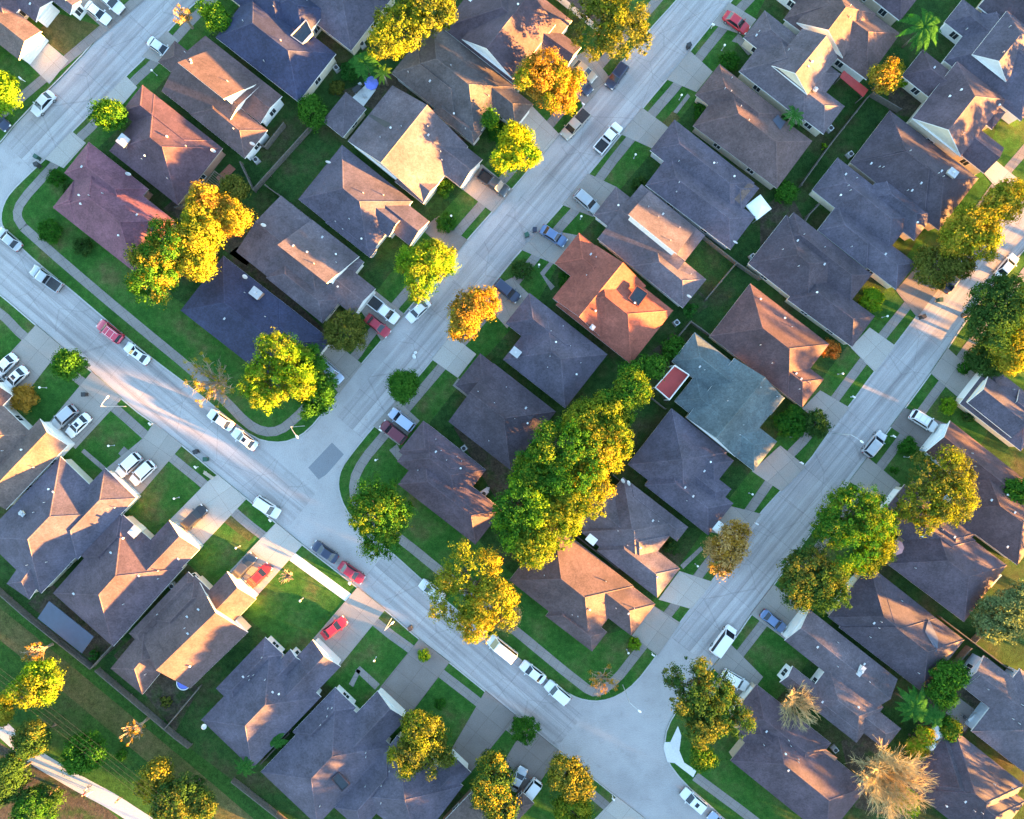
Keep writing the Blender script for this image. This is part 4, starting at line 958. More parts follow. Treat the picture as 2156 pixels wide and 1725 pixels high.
for label, kind, col, t, xy, opt, z in [
    ('white sedan on the wide driveway in the top corner', 'sedan', 'white', (0, 0), (752, 52, 902, 172), '', Zd),
    ('large pale blue pickup cut by the top edge beside a white sedan', 'pickup', 'pearl', (0, 0), (830, -75, 1010, 80), 'c', Zd),
    ('white sedan nosed up to the brown garage roof, tail over the pavement', 'sedan', 'pearl', (0, 0), (1290, 362, 1420, 455), '', Zd),
    ('white sedan alone at the kerb of the upper street', 'sedan', 'pearl', (0, 0), (435, 790, 290, 950), '', Zr),
    ('dark blue car entering the frame at the upper left edge', 'sedan', 'navy', (0, 0), (-70, 960, 30, 1050), '', Zd),
    ('black pickup on the driveway below the bright yellow tree', 'pickup', 'grey', (1, 0), (1868, 1450, 2130, 1640), '', Zd),
    ('red sedan on the upper drive across the middle street', 'sedan', 'red', (2, 0), (1800, 130, 1975, 255), '', Zd),
    ('beige sedan half under the orange-yellow tree', 'sedan', 'tan', (2, 0), (525, 535, 680, 665), '', Zd),
    ('dark sedan between the beige sedan and the orange-yellow tree', 'sedan', 'navy', (2, 0), (510, 640, 640, 765), '', Zd),
    ('black suv parked at the kerb under the tall olive tree', 'suv', 'navy', (2, 0), (930, 575, 835, 705), '', Zr),
    ('tan pickup with open black bed at the kerb', 'pickup', 'tan', (2, 0), (628, 945, 437, 1155), 'c', Zr),
    ('white pickup with cluttered black bed opposite the tan pickup', 'pickup', 'white', (2, 0), (735, 1255, 885, 1075), '', Zr),
    ('silver suv on the drive of the two-storey tan shed-roofed house', 'suv', 'silver', (2, 0), (548, 1632, 715, 1775), 'r', Zd),
    ('silver pickup with dark bed alone on the diagonal street', 'pickup', 'silver', (0, 1), (500, 700, 282, 545), 'c', Zr),
    ('rose red suv with white roof rails on the diagonal street', 'suv', 'rose', (0, 1), (1035, 1150, 820, 985), 'rw', Zr),
    ('white sedan with dark sunroof parked behind the rose red suv', 'sedan', 'white', (0, 1), (1243, 1318, 1068, 1190), 's', Zr),
    ('white sedan cut off at the left edge of a driveway', 'sedan', 'white', (0, 1), (128, 1275, -30, 1430), '', Zd),
    ('white sunroof sedan beside the orange bush at the left edge', 'sedan', 'white', (0, 1), (228, 1372, 45, 1548), 's', Zd),
    ('silver sedan at the kerb of the curving corner', 'sedan', 'silver', (0, 1), (140, 345, 10, 235), '', Zr),
    ('silver suv beside a white sunroof sedan on the lamp post driveway', 'suv', 'silver', (0, 2), (632, -8, 470, 135), '', Zd),
    ('white sunroof sedan on the driveway under the street lamp', 'sedan', 'white', (0, 2), (758, 42, 572, 220), 's', Zd),
    ('white suv with plain roof beside a lawn, inner of a pair', 'suv', 'white', (0, 2), (1178, 385, 1005, 545), '', Zd),
    ('white suv beside the orange flower edging on a driveway', 'suv', 'white', (0, 2), (1295, 448, 1118, 615), '', Zd),
    ('black suv on the pale sunlit driveway', 'suv', 'black', (0, 2), (1548, 1000, 1735, 815), '', Zd),
    ('long white sedan by the corner lawn, leading a white sunroof sedan', 'sedan', 'white', (0, 2), (1958, 155, 1760, 22), '', Zr),
    ('white sedan with sunroof at the street corner kerb', 'sedan', 'white', (0, 2), (2150, 315, 1972, 185), 's', Zr),
    ('light blue suv on the drive beside a maroon suv', 'suv', 'lightblue', (1, 2), (1310, 148, 1150, 25), '', Zd),
    ('maroon suv on the drive below the light blue suv', 'suv', 'maroon', (1, 2), (1245, 258, 1072, 122), '', Zd),
    ('white suv at the kerb across from the asphalt patch', 'suv', 'white', (1, 2), (-30, 740, 218, 905), '', Zr),
    ('dark blue sedan at the kerb ahead of a dark red sedan', 'sedan', 'navy', (1, 2), (680, 1268, 482, 1132), '', Zr),
    ('dark red sedan at the kerb by the sunlit pavement', 'sedan', 'darkred', (1, 2), (708, 1308, 900, 1440), '', Zr),
    ('white sedan half under the big golden tree at the kerb', 'sedan', 'pearl', (1, 2), (1570, 1590, 1395, 1462), '', Zr),
    ('bright red sedan on the drive beside a dark suv', 'sedan', 'brightred', (1, 2), (-58, 1485, 125, 1305), '', Zd),
    ('dark grey suv beside the bright red sedan', 'suv', 'grey', (0, 2), (1985, 1400, 2140, 1225), '', Zd),
    ('white pickup with black covered bed beside a red sedan', 'pickup', 'white', (1, 1), (950, 790, 1205, 988), 'c', Zd),
    ('red sedan on the drive beside the white pickup', 'sedan', 'darkred', (1, 1), (938, 950, 1112, 1090), '', Zd),
    ('white sedan at the kerb beside the white pickup driveway', 'sedan', 'white', (1, 1), (1452, 808, 1280, 975), '', Zr),
    ('pale blue suv emerging from the dark green corner tree', 'suv', 'lightblue', (1, 1), (575, 1350, 695, 1465), 'r', Zd),
    ('dark navy suv on the drive above the orange tree', 'suv', 'navy', (1, 1), (2025, 655, 2205, 800), '', Zd),
    ('blue sedan on the drive of the red-roofed house', 'sedan', 'blue', (2, 1), (250, 200, 448, 325), '', Zd),
    ('white sedan driving up beside the dark green roadside tree', 'sedan', 'white', (3, 1), (1945, 595, 2075, 445), '', Zr),
    ('dark car under the pale olive tree on the eastern street', 'sedan', 'navy', (3, 1), (1515, 690, 1600, 580), '', Zr),
    ('white suv with roof bars on the drive by the maroon house', 'suv', 'white', (3, 2), (1192, 25, 1415, 165), 'r', Zd),
    ('silver suv at the kerb under the arched street lamp', 'suv', 'silver', (3, 2), (812, 395, 980, 185), 'r', Zr),
    ('dark red sedan on the drive of the twin porch gable house', 'sedan', 'darkred', (1, 3), (558, 190, 760, 35), '', Zd),
    ('long white van at the kerb below the golden tree', 'van', 'white', (1, 3), (2215, 400, 1930, 172), '', Zr),
    ('light blue car peeking out from under the golden tree', 'coupe', 'lightblue', (1, 3), (1760, 60, 1920, 175), '', Zr),
    ('white sedan between the white van and a white hatch-backed suv', 'sedan', 'white', (2, 3), (270, 560, 80, 415), '', Zr),
    ('white suv last in the kerbside line at the lower corner', 'suv', 'white', (2, 3), (475, 735, 292, 580), '', Zr),
    ('white van parked on the eastern street near the lower junction', 'van', 'white', (2, 3), (1695, 335, 1860, 105), '', Zr),
    ('white suv half under the large olive corner tree', 'suv', 'white', (2, 3), (1780, 495, 1965, 605), '', Zd),
    ('white suv with small sunroof below the bright corner pavement', 'suv', 'white', (2, 3), (1635, 1655, 1420, 1475), 's', Zr),
    ('blue car cut by the bottom edge behind the sunroof suv', 'sedan', 'lightblue', (2, 3), (1830, 1830, 1680, 1700), '', Zr),
    ('small silver car by the golden tree at the bottom edge', 'coupe', 'silver', (2, 3), (15, 1450, 85, 1320), '', Zd),
    ('white suv on the bottom driveway beside a small silver car', 'suv', 'white', (2, 3), (222, 1400, 80, 1585), '', Zd),
    ('blue sedan in front of the white gabled garage', 'sedan', 'blue', (3, 3), (-40, -10, 125, 120), '', Zd)]:
    p, q = V(t, *xy)
    vehicle(label, kind, col, p, q, opt, z)
for o in list(PROTO.values()): del o['used']
# ---------------------------------------------------------------- trees and plants
LEAF = {k: leafmat('leaves_' + k, a, b, tr) for k, (a, b, tr) in dict(
    green=((0.022, 0.09, 0.012), (0.06, 0.165, 0.02), .28), dark=((0.022, 0.06, 0.014), (0.05, 0.105, 0.025), .25),
    lime=((0.07, 0.20, 0.012), (0.22, 0.33, 0.02), .32), yellow=((0.09, 0.15, 0.014), (0.25, 0.26, 0.026), .32),
    olive=((0.06, 0.09, 0.016), (0.14, 0.145, 0.03), .28), gold=((0.16, 0.155, 0.016), (0.36, 0.29, 0.035), .32),
    orange=((0.25, 0.15, 0.02), (0.46, 0.29, 0.06), .5), rust=((0.36, 0.11, 0.025), (0.6, 0.25, 0.05), .45),
    mixed=((0.03, 0.10, 0.012), (0.18, 0.23, 0.022), .28), pale=((0.09, 0.13, 0.05), (0.2, 0.25, 0.1), .4),
    tan=((0.26, 0.19, 0.08), (0.46, 0.34, 0.16), .4), palm=((0.015, 0.075, 0.015), (0.05, 0.16, 0.03), .35), palmlime=((0.08, 0.18, 0.02), (0.2, 0.32, 0.04), .45),
    lemon=((0.20, 0.24, 0.012), (0.46, 0.44, 0.02), .4), peach=((0.30, 0.20, 0.075), (0.52, 0.35, 0.13), .4),
    shrub=((0.018, 0.085, 0.012), (0.05, 0.16, 0.02), .35)).items()}
def leaf_mesh(name, lobes, n, size, mat, seed, clump=0.9):
    """leaves as small bent quads on clumps, the clumps on the outside of the lobes; lobes (x,y,z,r,rz)"""
    rs = np.random.RandomState(seed)
    wts = np.array([l[3] ** 2 for l in lobes]); wts = wts / wts.sum()
    per = 34; nc = max(3, n // per)
    li = rs.choice(len(lobes), nc, p=wts); Lb = np.array(lobes)[li]
    d = rs.normal(size=(nc, 3)); d[:, 2] = d[:, 2] * 0.9 + 0.38; d /= np.linalg.norm(d, axis=1)[:, None]
    rad = rs.uniform(0.55, 1.0, nc) ** 0.5
    C = Lb[:, :3] + d * rad[:, None] * np.stack([Lb[:, 3], Lb[:, 3], Lb[:, 4]], 1)
    cr = clump * rs.uniform(0.35, 1.3, nc)
    dd = rs.normal(size=(nc, per, 3)); dd[:, :, 2] += 0.25; dd /= np.linalg.norm(dd, axis=2)[:, :, None]
    rr = rs.uniform(0.35, 1.0, (nc, per, 1))
    X = (C[:, None, :] + dd * rr * cr[:, None, None] * np.array([1, 1, 0.8])).reshape(-1, 3)
    Nn = (dd + d[:, None, :] * 0.7 + rs.normal(size=dd.shape) * 0.45).reshape(-1, 3); Nn /= np.linalg.norm(Nn, axis=1)[:, None]
    t = np.cross(Nn, rs.normal(size=Nn.shape)); t /= np.linalg.norm(t, axis=1)[:, None]; b = np.cross(Nn, t)
    s = size * rs.uniform(0.6, 1.3, (len(X), 1))
    q = np.stack([X - t * s, X + b * s * .55 - Nn * s * .12, X + t * s, X - b * s * .55 - Nn * s * .12], 1).reshape(-1, 3)
    q[:, 2] = np.maximum(q[:, 2], 0.15)
    me = bpy.data.meshes.new(name); nq = len(X)
    me.vertices.add(nq * 4); me.vertices.foreach_set('co', q.astype(np.float32).ravel())
    me.loops.add(nq * 4); me.loops.foreach_set('vertex_index', np.arange(nq * 4, dtype=np.int32))
    me.polygons.add(nq); me.polygons.foreach_set('loop_start', np.arange(0, nq * 4, 4, dtype=np.int32)); me.polygons.foreach_set('loop_total', np.full(nq, 4, dtype=np.int32))
    me.materials.append(mat); me.update(calc_edges=True); return me
def link(name, me, parent, loc=(0, 0, 0)):
    o = bpy.data.objects.new(name, me); COL.objects.link(o); o.parent = parent; o.location = loc; return o
def trunk_mesh(h, r, lobes, mat, seed):
    rnd = random.Random(seed); m = MB(); m.sm = True
    top = (rnd.uniform(-.2, .2), rnd.uniform(-.2, .2), h)
    m.tube([(0, 0, -.1), (0, 0, .25), (rnd.uniform(-.1, .1), rnd.uniform(-.1, .1), h * .5), top], [r * 1.5, r * 1.1, r * .85, r * .6], 8)
    for l in lobes:
        e = Vector((l[0], l[1], l[2] + l[4] * .3)); s = Vector(top) * rnd.uniform(.75, 1)
        mid = s.lerp(e, .5) + Vector((0, 0, .3)); m.tube([s, mid, e], [r * .5, r * .3, r * .1], 6)
        for _ in range(4):
            e2 = mid + Vector((rnd.uniform(-1, 1), rnd.uniform(-1, 1), rnd.uniform(.2, 1))) * l[3] * .8
            m.tube([mid, mid.lerp(e2, .6), e2], [r * .22, r * .12, r * .04], 4)
    return m.mesh('trunk', mat)
TREES = 'trees of the neighbourhood'
def tree(label, leaf, lobes, h=None, dens=.86, size=0.17, cat='tree', name='tree', seed=1, bark=None, leaf2=None, group=None):
    """lobes: (x, y, r) in layout units as the crown is seen; two leaf colours may share one crown"""
    R = max(l[2] for l in lobes) / KD
    xs = np.average([l[0] for l in lobes], weights=[l[2] ** 2 for l in lobes]); ys = np.average([l[1] for l in lobes], weights=[l[2] ** 2 for l in lobes])
    spread = max(math.hypot(l[0] - xs, l[1] - ys) + l[2] for l in lobes) / KD
    h = h or (1.6 + 1.25 * spread)
    zc = h * 0.62
    base = P(xs, ys, zc); base.z = 0.1
    root = empty(name, base); tag(root, label, cat, group or TREES)
    rnd = random.Random(seed); LB = []
    for l in lobes:
        p = P(l[0], l[1], zc); r = l[2] / KD * (H - zc) / H
        rz = min(h * .4, max(r * .75, h * 0.26))
        c0 = (p.x - base.x, p.y - base.y, zc + rnd.uniform(-.06, .1) * h)
        LB.append((*c0, r * .86, rz * .85))
        k = 7 if r > 2 else 5
        for i in range(k):
            a = 2 * math.pi * i / k + rnd.uniform(-.4, .4); q = rnd.uniform(.5, .78)
            LB.append((c0[0] + math.cos(a) * r * q, c0[1] + math.sin(a) * r * q, c0[2] + rnd.uniform(-.35, .45) * rz, r * rnd.uniform(.3, .46), rz * rnd.uniform(.34, .55)))
    area = sum(4.2 * (l[2] / KD) ** 2 for l in lobes)
    if spread < 2.9: dens *= 1.6
    n = int(max(500, min(24000, area * 210 * dens)))
    if leaf2:
        k = [i for i in range(len(LB)) if rnd.random() < .5]; a = [LB[i] for i in k] or LB[:1]; b = [l for i, l in enumerate(LB) if i not in k] or LB[:1]
        link('crown', leaf_mesh('crown', LB, int(n * .6), size, LEAF[leaf], seed), root); link('crown', leaf_mesh('crown', a, int(n * .45), size, LEAF[leaf2], seed + 99), root)
    else: link('crown', leaf_mesh('crown', LB, n, size, LEAF[leaf], seed), root)
    big = [(LB[0])] + [b for b in LB if b[3] > .3][:8]
    link('trunk', trunk_mesh(h * .42, 0.09 + 0.028 * spread, big, bark or BARK, seed), root)
    return root
def shrub(label, leaf, x, y, r, h=None, seed=1, name='shrub', size=.13, dens=1.0):
    rm = r / KD; h = h or max(.8, rm * 1.1)
    base = P(x, y, h * .55); base.z = 0.1
    root = empty(name, base); tag(root, label, 'shrub', 'garden shrubs')
    rnd = random.Random(seed); LB = [(0, 0, h * .5, rm * .75, h * .42)]
    for i in range(5):
        a = 1.257 * i + rnd.uniform(-.4, .4); LB.append((math.cos(a) * rm * .55, math.sin(a) * rm * .55, h * rnd.uniform(.35, .6), rm * .38, h * .32))
    link('foliage', leaf_mesh('foliage', LB, int(max(300, min(9000, rm * rm * 1000 * dens))), size, LEAF[leaf], seed, clump=max(.25, min(.6, rm * .3))), root)
    m = MB()
    for i in range(4):
        a = 1.57 * i + .3; m.tube([(0, 0, -.1), (math.cos(a) * rm * .2, math.sin(a) * rm * .2, h * .35), (math.cos(a) * rm * .45, math.sin(a) * rm * .45, h * .6)], [.05, .035, .015], 5)
    link('stem', m.mesh('stem', BARK), root)
    return root
def palm(label, leaf, x, y, r, h=3.5, nf=14, seed=1, name='palm_tree', wide=.26):
    base = P(x, y, h); base.z = .1; root = empty(name, base); tag(root, label, 'palm', 'palms and banana plants')
    rnd = random.Random(seed); R = r / KD
    m = MB(); m.sm = True; m.tube([(0, 0, -.1), (.05, .03, h * .5), (0, 0, h)], [.2, .14, .12], 8)
    link('trunk', m.mesh('trunk', BARKP), root)
    m = MB()
    for i in range(nf):
        a = 2 * math.pi * i / nf * 1.0 + rnd.uniform(-.25, .25); L = R * rnd.uniform(.75, 1.1); up = rnd.uniform(.15, .6)
        ca, sa = math.cos(a), math.sin(a); n = 9; pts = []
        for k in range(n + 1):
            s = k / n; pts.append(Vector((ca * L * s, sa * L * s, h + L * (up * s - (up + .35) * s * s))))
        side = Vector((-sa, ca, 0))
        for k in range(n):
            p = pts[k]; q = pts[k + 1]; s = (k + .5) / n; wd = wide * L * .5 * math.sin(math.pi * min(1, .12 + s * .88)) + .03
            for sg in (-1, 1):
                for f in (0.0, .5):
                    b0 = p.lerp(q, f); b1 = p.lerp(q, f + .42); tip = side * sg * wd + Vector((ca, sa, 0)) * wd * .55 - Vector((0, 0, wd * .35))
                    m.poly([b0, b1, b1 + tip * .95, b0 + tip])
    link('fronds', m.mesh('fronds', LEAF[leaf]), root)
    return root
def bare(label, leaf, x, y, r, h=7, seed=1, dens=1.0, bark=None, ry=None):
    """thin crown of bare twigs with a few leaves left"""
    base = P(x, y, h * .6); base.z = .1; root = empty('bare_tree', base); tag(root, label, 'tree', TREES)
    rnd = random.Random(seed); R = r / KD; m = MB()
    m.tube([(0, 0, -.1), (0, 0, h * .2), (.1, .05, h * .4)], [.28, .2, .15], 8); tips = []
    for i in range(int(13 + 9 * dens)):
        a = 2.4 * i + rnd.uniform(-.3, .3); L = R * rnd.uniform(.5, 1.0)
        s = Vector((.05, .03, h * rnd.uniform(.25, .42))); e = Vector((math.cos(a) * L, math.sin(a) * L, h * rnd.uniform(.6, 1.0)))
        mid = s.lerp(e, .45) + Vector((0, 0, h * .06)); m.tube([s, mid, e], [.11, .07, .025], 5)
        for j in range(int(13 * dens)):
            f = rnd.uniform(.25, 1); b = (s.lerp(mid, f / .5) if f < .5 else mid.lerp(e, (f - .5) * 2))
            d = ((e - s).normalized() + Vector((rnd.gauss(0, .55), rnd.gauss(0, .55), rnd.gauss(.35, .3)))).normalized()
            t = b + d * R * rnd.uniform(.18, .42); m.tube([b, b.lerp(t, .5) + Vector((0, 0, .05)), t], [.045, .032, .015], 3, 0, False); tips.append(t)
            for _ in range(2):
                t2 = b.lerp(t, .6) + (d + Vector((rnd.gauss(0, .6), rnd.gauss(0, .6), rnd.gauss(.1, .3)))) * R * .13; m.tube([b.lerp(t, .5), t2], [.02, .01], 3, 0, False); tips.append(t2)
    link('trunk', m.mesh('trunk', bark or BARKP), root)
    if leaf:
        LB = [(t.x, t.y, t.z, .3, .25) for t in tips]
        link('crown', leaf_mesh('crown', LB, int(2400 * dens * R / 3), .10, LEAF[leaf], seed, clump=.4), root)
    return root

sd_ = [100]
def T(*a, **k):
    sd_[0] += 1; return tree(*a, seed=sd_[0], **k)
def S(*a, **k):
    sd_[0] += 1; return shrub(*a, seed=sd_[0], **k)
T('tall yellow-green tree leaning over roofs at the top edge', 'yellow', [(845, 62, 60), (905, 20, 62), (810, 95, 36)], leaf2='olive', h=11)
T('very large olive and yellow tree beside the middle street, topmost one', 'olive', [(1255, 60, 62), (1315, 85, 56), (1330, 45, 38), (1280, 10, 50)], leaf2='yellow', h=12)
T('orange-yellow round tree over a beige sedan', 'orange', [(1140, 165, 56), (1180, 185, 46), (1180, 215, 30)], leaf2='yellow', h=10)
T('brightest yellow small tree at the kerb by the gabled house', 'lemon', [(1085, 300, 36), (1105, 330, 32), (1060, 345, 26)], leaf2='lime', h=8)
T('small round green tree in front of the plum-roofed house', 'green', [(236, 246, 34)], leaf2='lime', h=5.5)
T('bright lime tree cut by the left edge', 'lime', [(8, 205, 40), (-15, 180, 40)], h=7)
T('dark green and yellow tree between mauve and navy roofs, lower trunk', 'green', [(335, 555, 60), (320, 600, 46), (355, 520, 50)], leaf2='gold', h=11)
T('golden tree in the middle of the row behind the mauve house', 'yellow', [(405, 520, 52), (430, 480, 48), (420, 560, 36)], leaf2='gold', h=11)
T('orange-gold tree at the upper end of the row behind the mauve house', 'gold', [(470, 460, 46), (505, 465, 32), (440, 430, 36)], leaf2='orange', h=10.5)
T('small olive tree by the brick patio', 'olive', [(497, 400, 28)], h=5)
T('yellow-green tree with lobed crown on the lawn beside the middle street', 'lime', [(910, 545, 40), (890, 595, 38), (935, 555, 30), (865, 550, 30)], leaf2='yellow', h=9)
T('glowing orange tree at the kerb across from the white sedan', 'orange', [(985, 655, 44), (1015, 640, 36), (975, 690, 30)], h=8, leaf2='gold')
T('olive round tree beside the red sedan driveway', 'olive', [(725, 700, 44)], h=6.5)
T('huge lime-yellow tree at the corner of the navy-roofed house', 'lime', [(570, 800, 56), (620, 770, 52), (590, 745, 46), (560, 835, 36), (640, 810, 34)], leaf2='yellow', h=11.5)
T('dark green tree tucked behind the huge lime-yellow tree', 'green', [(672, 800, 40), (670, 840, 38), (655, 765, 34)], h=8)
T('round green shade tree on a lawn near the left edge', 'green', [(148, 768, 32)], h=5.5)
S('orange bush beside the white car at the left edge', 'orange', 50, 838, 32, 2.6, name='bush')
T('small green tree on the verge below the white slab drive', 'green', [(848, 815, 30), (862, 800, 18)], h=5, dens=1.5)
T('round green corner tree with one yellow top', 'green', [(795, 1085, 62), (800, 1135, 48), (790, 1045, 46), (835, 1075, 40)], leaf2='mixed', h=10)
T('big golden tree over the kerb with white vehicles beneath', 'yellow', [(990, 1205, 66), (960, 1270, 60), (1040, 1265, 56), (1005, 1310, 44)], leaf2='gold', h=12)
T('tan autumn tree leaning over the golden tree by the verge', 'tan', [(1065, 1295, 32)], h=7)
T('green tree with yellow edge at the top of the centre row', 'mixed', [(1325, 825, 40), (1300, 860, 40)], h=9, leaf2='green')
T('broad yellow-green tree, second from the top in the centre row', 'mixed', [(1270, 880, 55), (1225, 890, 46), (1295, 920, 40)], leaf2='yellow', h=11)
T('dark green wide tree in the middle of the centre row', 'green', [(1175, 935, 66), (1210, 985, 62), (1130, 985, 56)], leaf2='mixed', h=12)
T('yellow tree on the sunny side of the centre row', 'yellow', [(1255, 955, 56), (1225, 1035, 60), (1290, 935, 36)], leaf2='gold', h=11)
T('green tree at the lower end of the centre row', 'green', [(1095, 1065, 62), (1120, 1020, 50), (1085, 1110, 46)], leaf2='lime', h=11)
T('yellow-green tree closing the centre row above the corner house', 'mixed', [(1165, 1110, 62), (1190, 1075, 50), (1120, 1150, 42)], leaf2='yellow', h=11)
T('green tree between red and teal roofs, above the centre row', 'green', [(1330, 790, 32), (1375, 772, 26)], h=6)
T('sparse golden tree at the kerb above white roof covers', 'peach', [(1530, 1155, 42), (1515, 1185, 30), (1550, 1125, 30)], h=7.5, dens=.6, leaf2='orange')
T('tall green tree with sunlit yellow flank by the eastern street', 'green', [(1790, 1075, 70), (1840, 1090, 60), (1800, 1150, 55), (1760, 1110, 50)], leaf2='mixed', h=12)
T('yellow low tree at the foot of the tall green street tree', 'yellow', [(1825, 1180, 32), (1850, 1150, 30)], h=8)
T('dark olive tree below the tall green street tree', 'dark', [(1700, 1200, 56), (1735, 1235, 58), (1680, 1240, 42)], leaf2='olive', h=10)
T('olive-yellow tree in front of the long maroon house', 'olive', [(1960, 1000, 60), (2000, 1050, 56), (1940, 1065, 52), (2010, 995, 46)], leaf2='yellow', h=11)
T('large dark green tree at the right edge by the white sedan', 'dark', [(2090, 640, 62), (2075, 690, 52), (2125, 620, 46)], h=12)
T('yellow-orange tree under the large dark green tree at the right edge', 'yellow', [(2125, 745, 46), (2145, 700, 36)], leaf2='gold', h=9)
T('olive shrubby tree above the pale driveway on the right', 'dark', [(2075, 770, 28), (2060, 745, 24)], h=4.5)
T('golden tree overhanging the eastern street at the right edge', 'gold', [(2110, 425, 44), (2135, 415, 28)], leaf2='yellow', h=10)
T('yellow tree with scalloped crown by the purple-grey house', 'yellow', [(2055, 480, 52), (2060, 520, 32), (2015, 500, 42)], leaf2='gold', h=10)
T('pale olive tree between the yellow trees and the brown driveway', 'olive', [(1965, 565, 44), (2010, 560, 36)], h=7, dens=.8)
S('lime green round shrub in the notch of the slate house', 'lime', 1836, 632, 29, 2.6)
S('bright orange shrub by the red-brown house', 'rust', 1748, 736, 24, 2.4)
T('orange-gold tree beside the red patio', 'gold', [(1860, 170, 32), (1880, 150, 22)], leaf2='orange', h=7)
T('large olive tree at the lower street junction', 'dark', [(1450, 1425, 52), (1495, 1455, 50), (1460, 1480, 46), (1520, 1500, 52), (1560, 1520, 30), (1480, 1525, 40)], leaf2='olive', h=12)
T('small tree with yellow tip by the bright corner pavement', 'mixed', [(1478, 1595, 26)], leaf2='green', h=5)
T('pale grey-green tree at the right edge behind the brown house', 'pale', [(2115, 1290, 58), (2150, 1265, 44), (2090, 1320, 36)], h=8)
T('olive-gold tree beside the house at the bottom edge', 'olive', [(890, 1545, 50), (915, 1590, 42), (865, 1590, 40)], leaf2='yellow', h=9)
T('dark olive tree beside the small silver car at the bottom edge', 'dark', [(1040, 1620, 40), (1035, 1665, 46), (1060, 1700, 36)], leaf2='gold', h=9)
T('orange-topped round tree on the bottom verge', 'olive', [(1190, 1625, 42), (1215, 1645, 34)], leaf2='gold', h=8)
T('yellow-green tree at the bottom edge below the orange-topped tree', 'mixed', [(1205, 1708, 44)], leaf2='yellow', h=7)
S('dark green round bush beside the bottom driveway', 'green', 1104, 1537, 34, 3.4, name='bush')
T('lime-yellow tree in the greenbelt near the left edge', 'yellow', [(95, 1430, 42), (60, 1455, 36)], leaf2='lime', h=8)
T('bright yellow tree cut by the left edge of the greenbelt', 'gold', [(8, 1492, 32)], leaf2='yellow', h=7)
T('olive tree overhanging the pale trail', 'dark', [(80, 1548, 38), (60, 1572, 26)], leaf2='olive', h=8)
S('yellow bush touching the trail edge', 'gold', 64, 1582, 16, 3.5, name='bush')
T('green tree in the greenbelt between trail and dirt track', 'green', [(185, 1580, 44), (160, 1600, 28)], h=7)
T('gold tree in the greenbelt closest to the bottom trail end', 'gold', [(335, 1625, 32), (318, 1655, 32)], leaf2='olive', h=8)
T('large dark olive tree beside the trail end', 'dark', [(365, 1685, 46), (418, 1692, 36), (395, 1655, 28)], leaf2='olive', h=9)
T('dark green tree in the bottom left corner', 'dark', [(15, 1650, 44), (30, 1610, 30)], h=8)
T('dark green tree beside the bare ground along the trail', 'dark', [(70, 1695, 42), (100, 1690, 30)], leaf2='green', h=8)
T('green tree at the right edge beside the maroon roof', 'green', [(2140, 1035, 30)], h=6)
T('green tree beside the canopies, above the tropical clump', 'green', [(1995, 1420, 36), (1985, 1460, 32)], h=7)
bare('bare orange sapling standing in the greenbelt', 'orange', 80, 1372, 22, 6, 301, .7)
bare('thin amber tree by the dirt track', 'orange', 288, 1533, 20, 6, 302, .7)
bare('thin golden bare tree at the verge by the corner lawn', 'gold', 452, 805, 50, 7, 303, 1.0)
bare('spiky bare tree in front of the purple-brown corner house', None, 1675, 1483, 48, 6, 304, 1.5, STRAW)
bare('large tan leafless tree above the dark house roof', None, 1862, 1632, 76, 9, 305, 2.8, STRAW)
T('yellow-lime tree peeping from under the large leafless tree', 'lime', [(1905, 1685, 26)], h=6)
bare('faint rusty sapling on the rounded corner lawn', 'orange', 1268, 1432, 32, 5, 306, .6)
bare('thin peach-coloured tree at the top kerb', 'orange', 388, 38, 22, 5, 307, .6)
bare('small pinkish bare stump tree on the lower lawn', None, 606, 1213, 16, 3, 308, .5)
T('lime bush tree in the top front garden', 'lime', [(435, 25, 16), (460, 40, 24)], leaf2='green', h=5)
palm('broad dark banana palm behind the olive-grey house', 'palm', 768, 132, 34, 4.0, 13, 401, wide=.4)
palm('bright lime banana palm beside the blue umbrella', 'palmlime', 806, 155, 24, 4.2, 9, 402, wide=.26)
palm('large feathery palm between the upper right roofs', 'palm', 1945, 58, 46, 6.0, 22, 403)
palm('small palm growing between brown and grey roofs', 'palm', 1672, 243, 26, 4.5, 12, 404)
palm('small fan palm behind the twin porch gable house', 'palm', 580, 1558, 24, 3.2, 11, 405, wide=.4)
palm('palm at the garden corner by the greenbelt', 'palm', 515, 1615, 26, 3.5, 12, 406)
palm('big tropical palm above the pale canopies', 'palm', 1925, 1488, 42, 5.5, 20, 407, wide=.3)
palm('second tropical palm leaning over the pale canopies', 'palm', 1965, 1510, 34, 5.0, 15, 408, wide=.3)
T('yellow flowering tree by the pale canopies', 'gold', [(1930, 1575, 22), (1945, 1550, 18)], leaf2='lime', h=5)
T('green and yellow small tree right of the pale canopies', 'green', [(2000, 1535, 22)], leaf2='yellow', h=4.5)
T('green bush tree between navy and two-storey houses', 'green', [(657, 234, 30)], h=4.5)
T('tiny round tree casting a crisp shadow on the olive-grey roof', 'green', [(1031, 251, 18)], leaf2='lime', h=6.5)
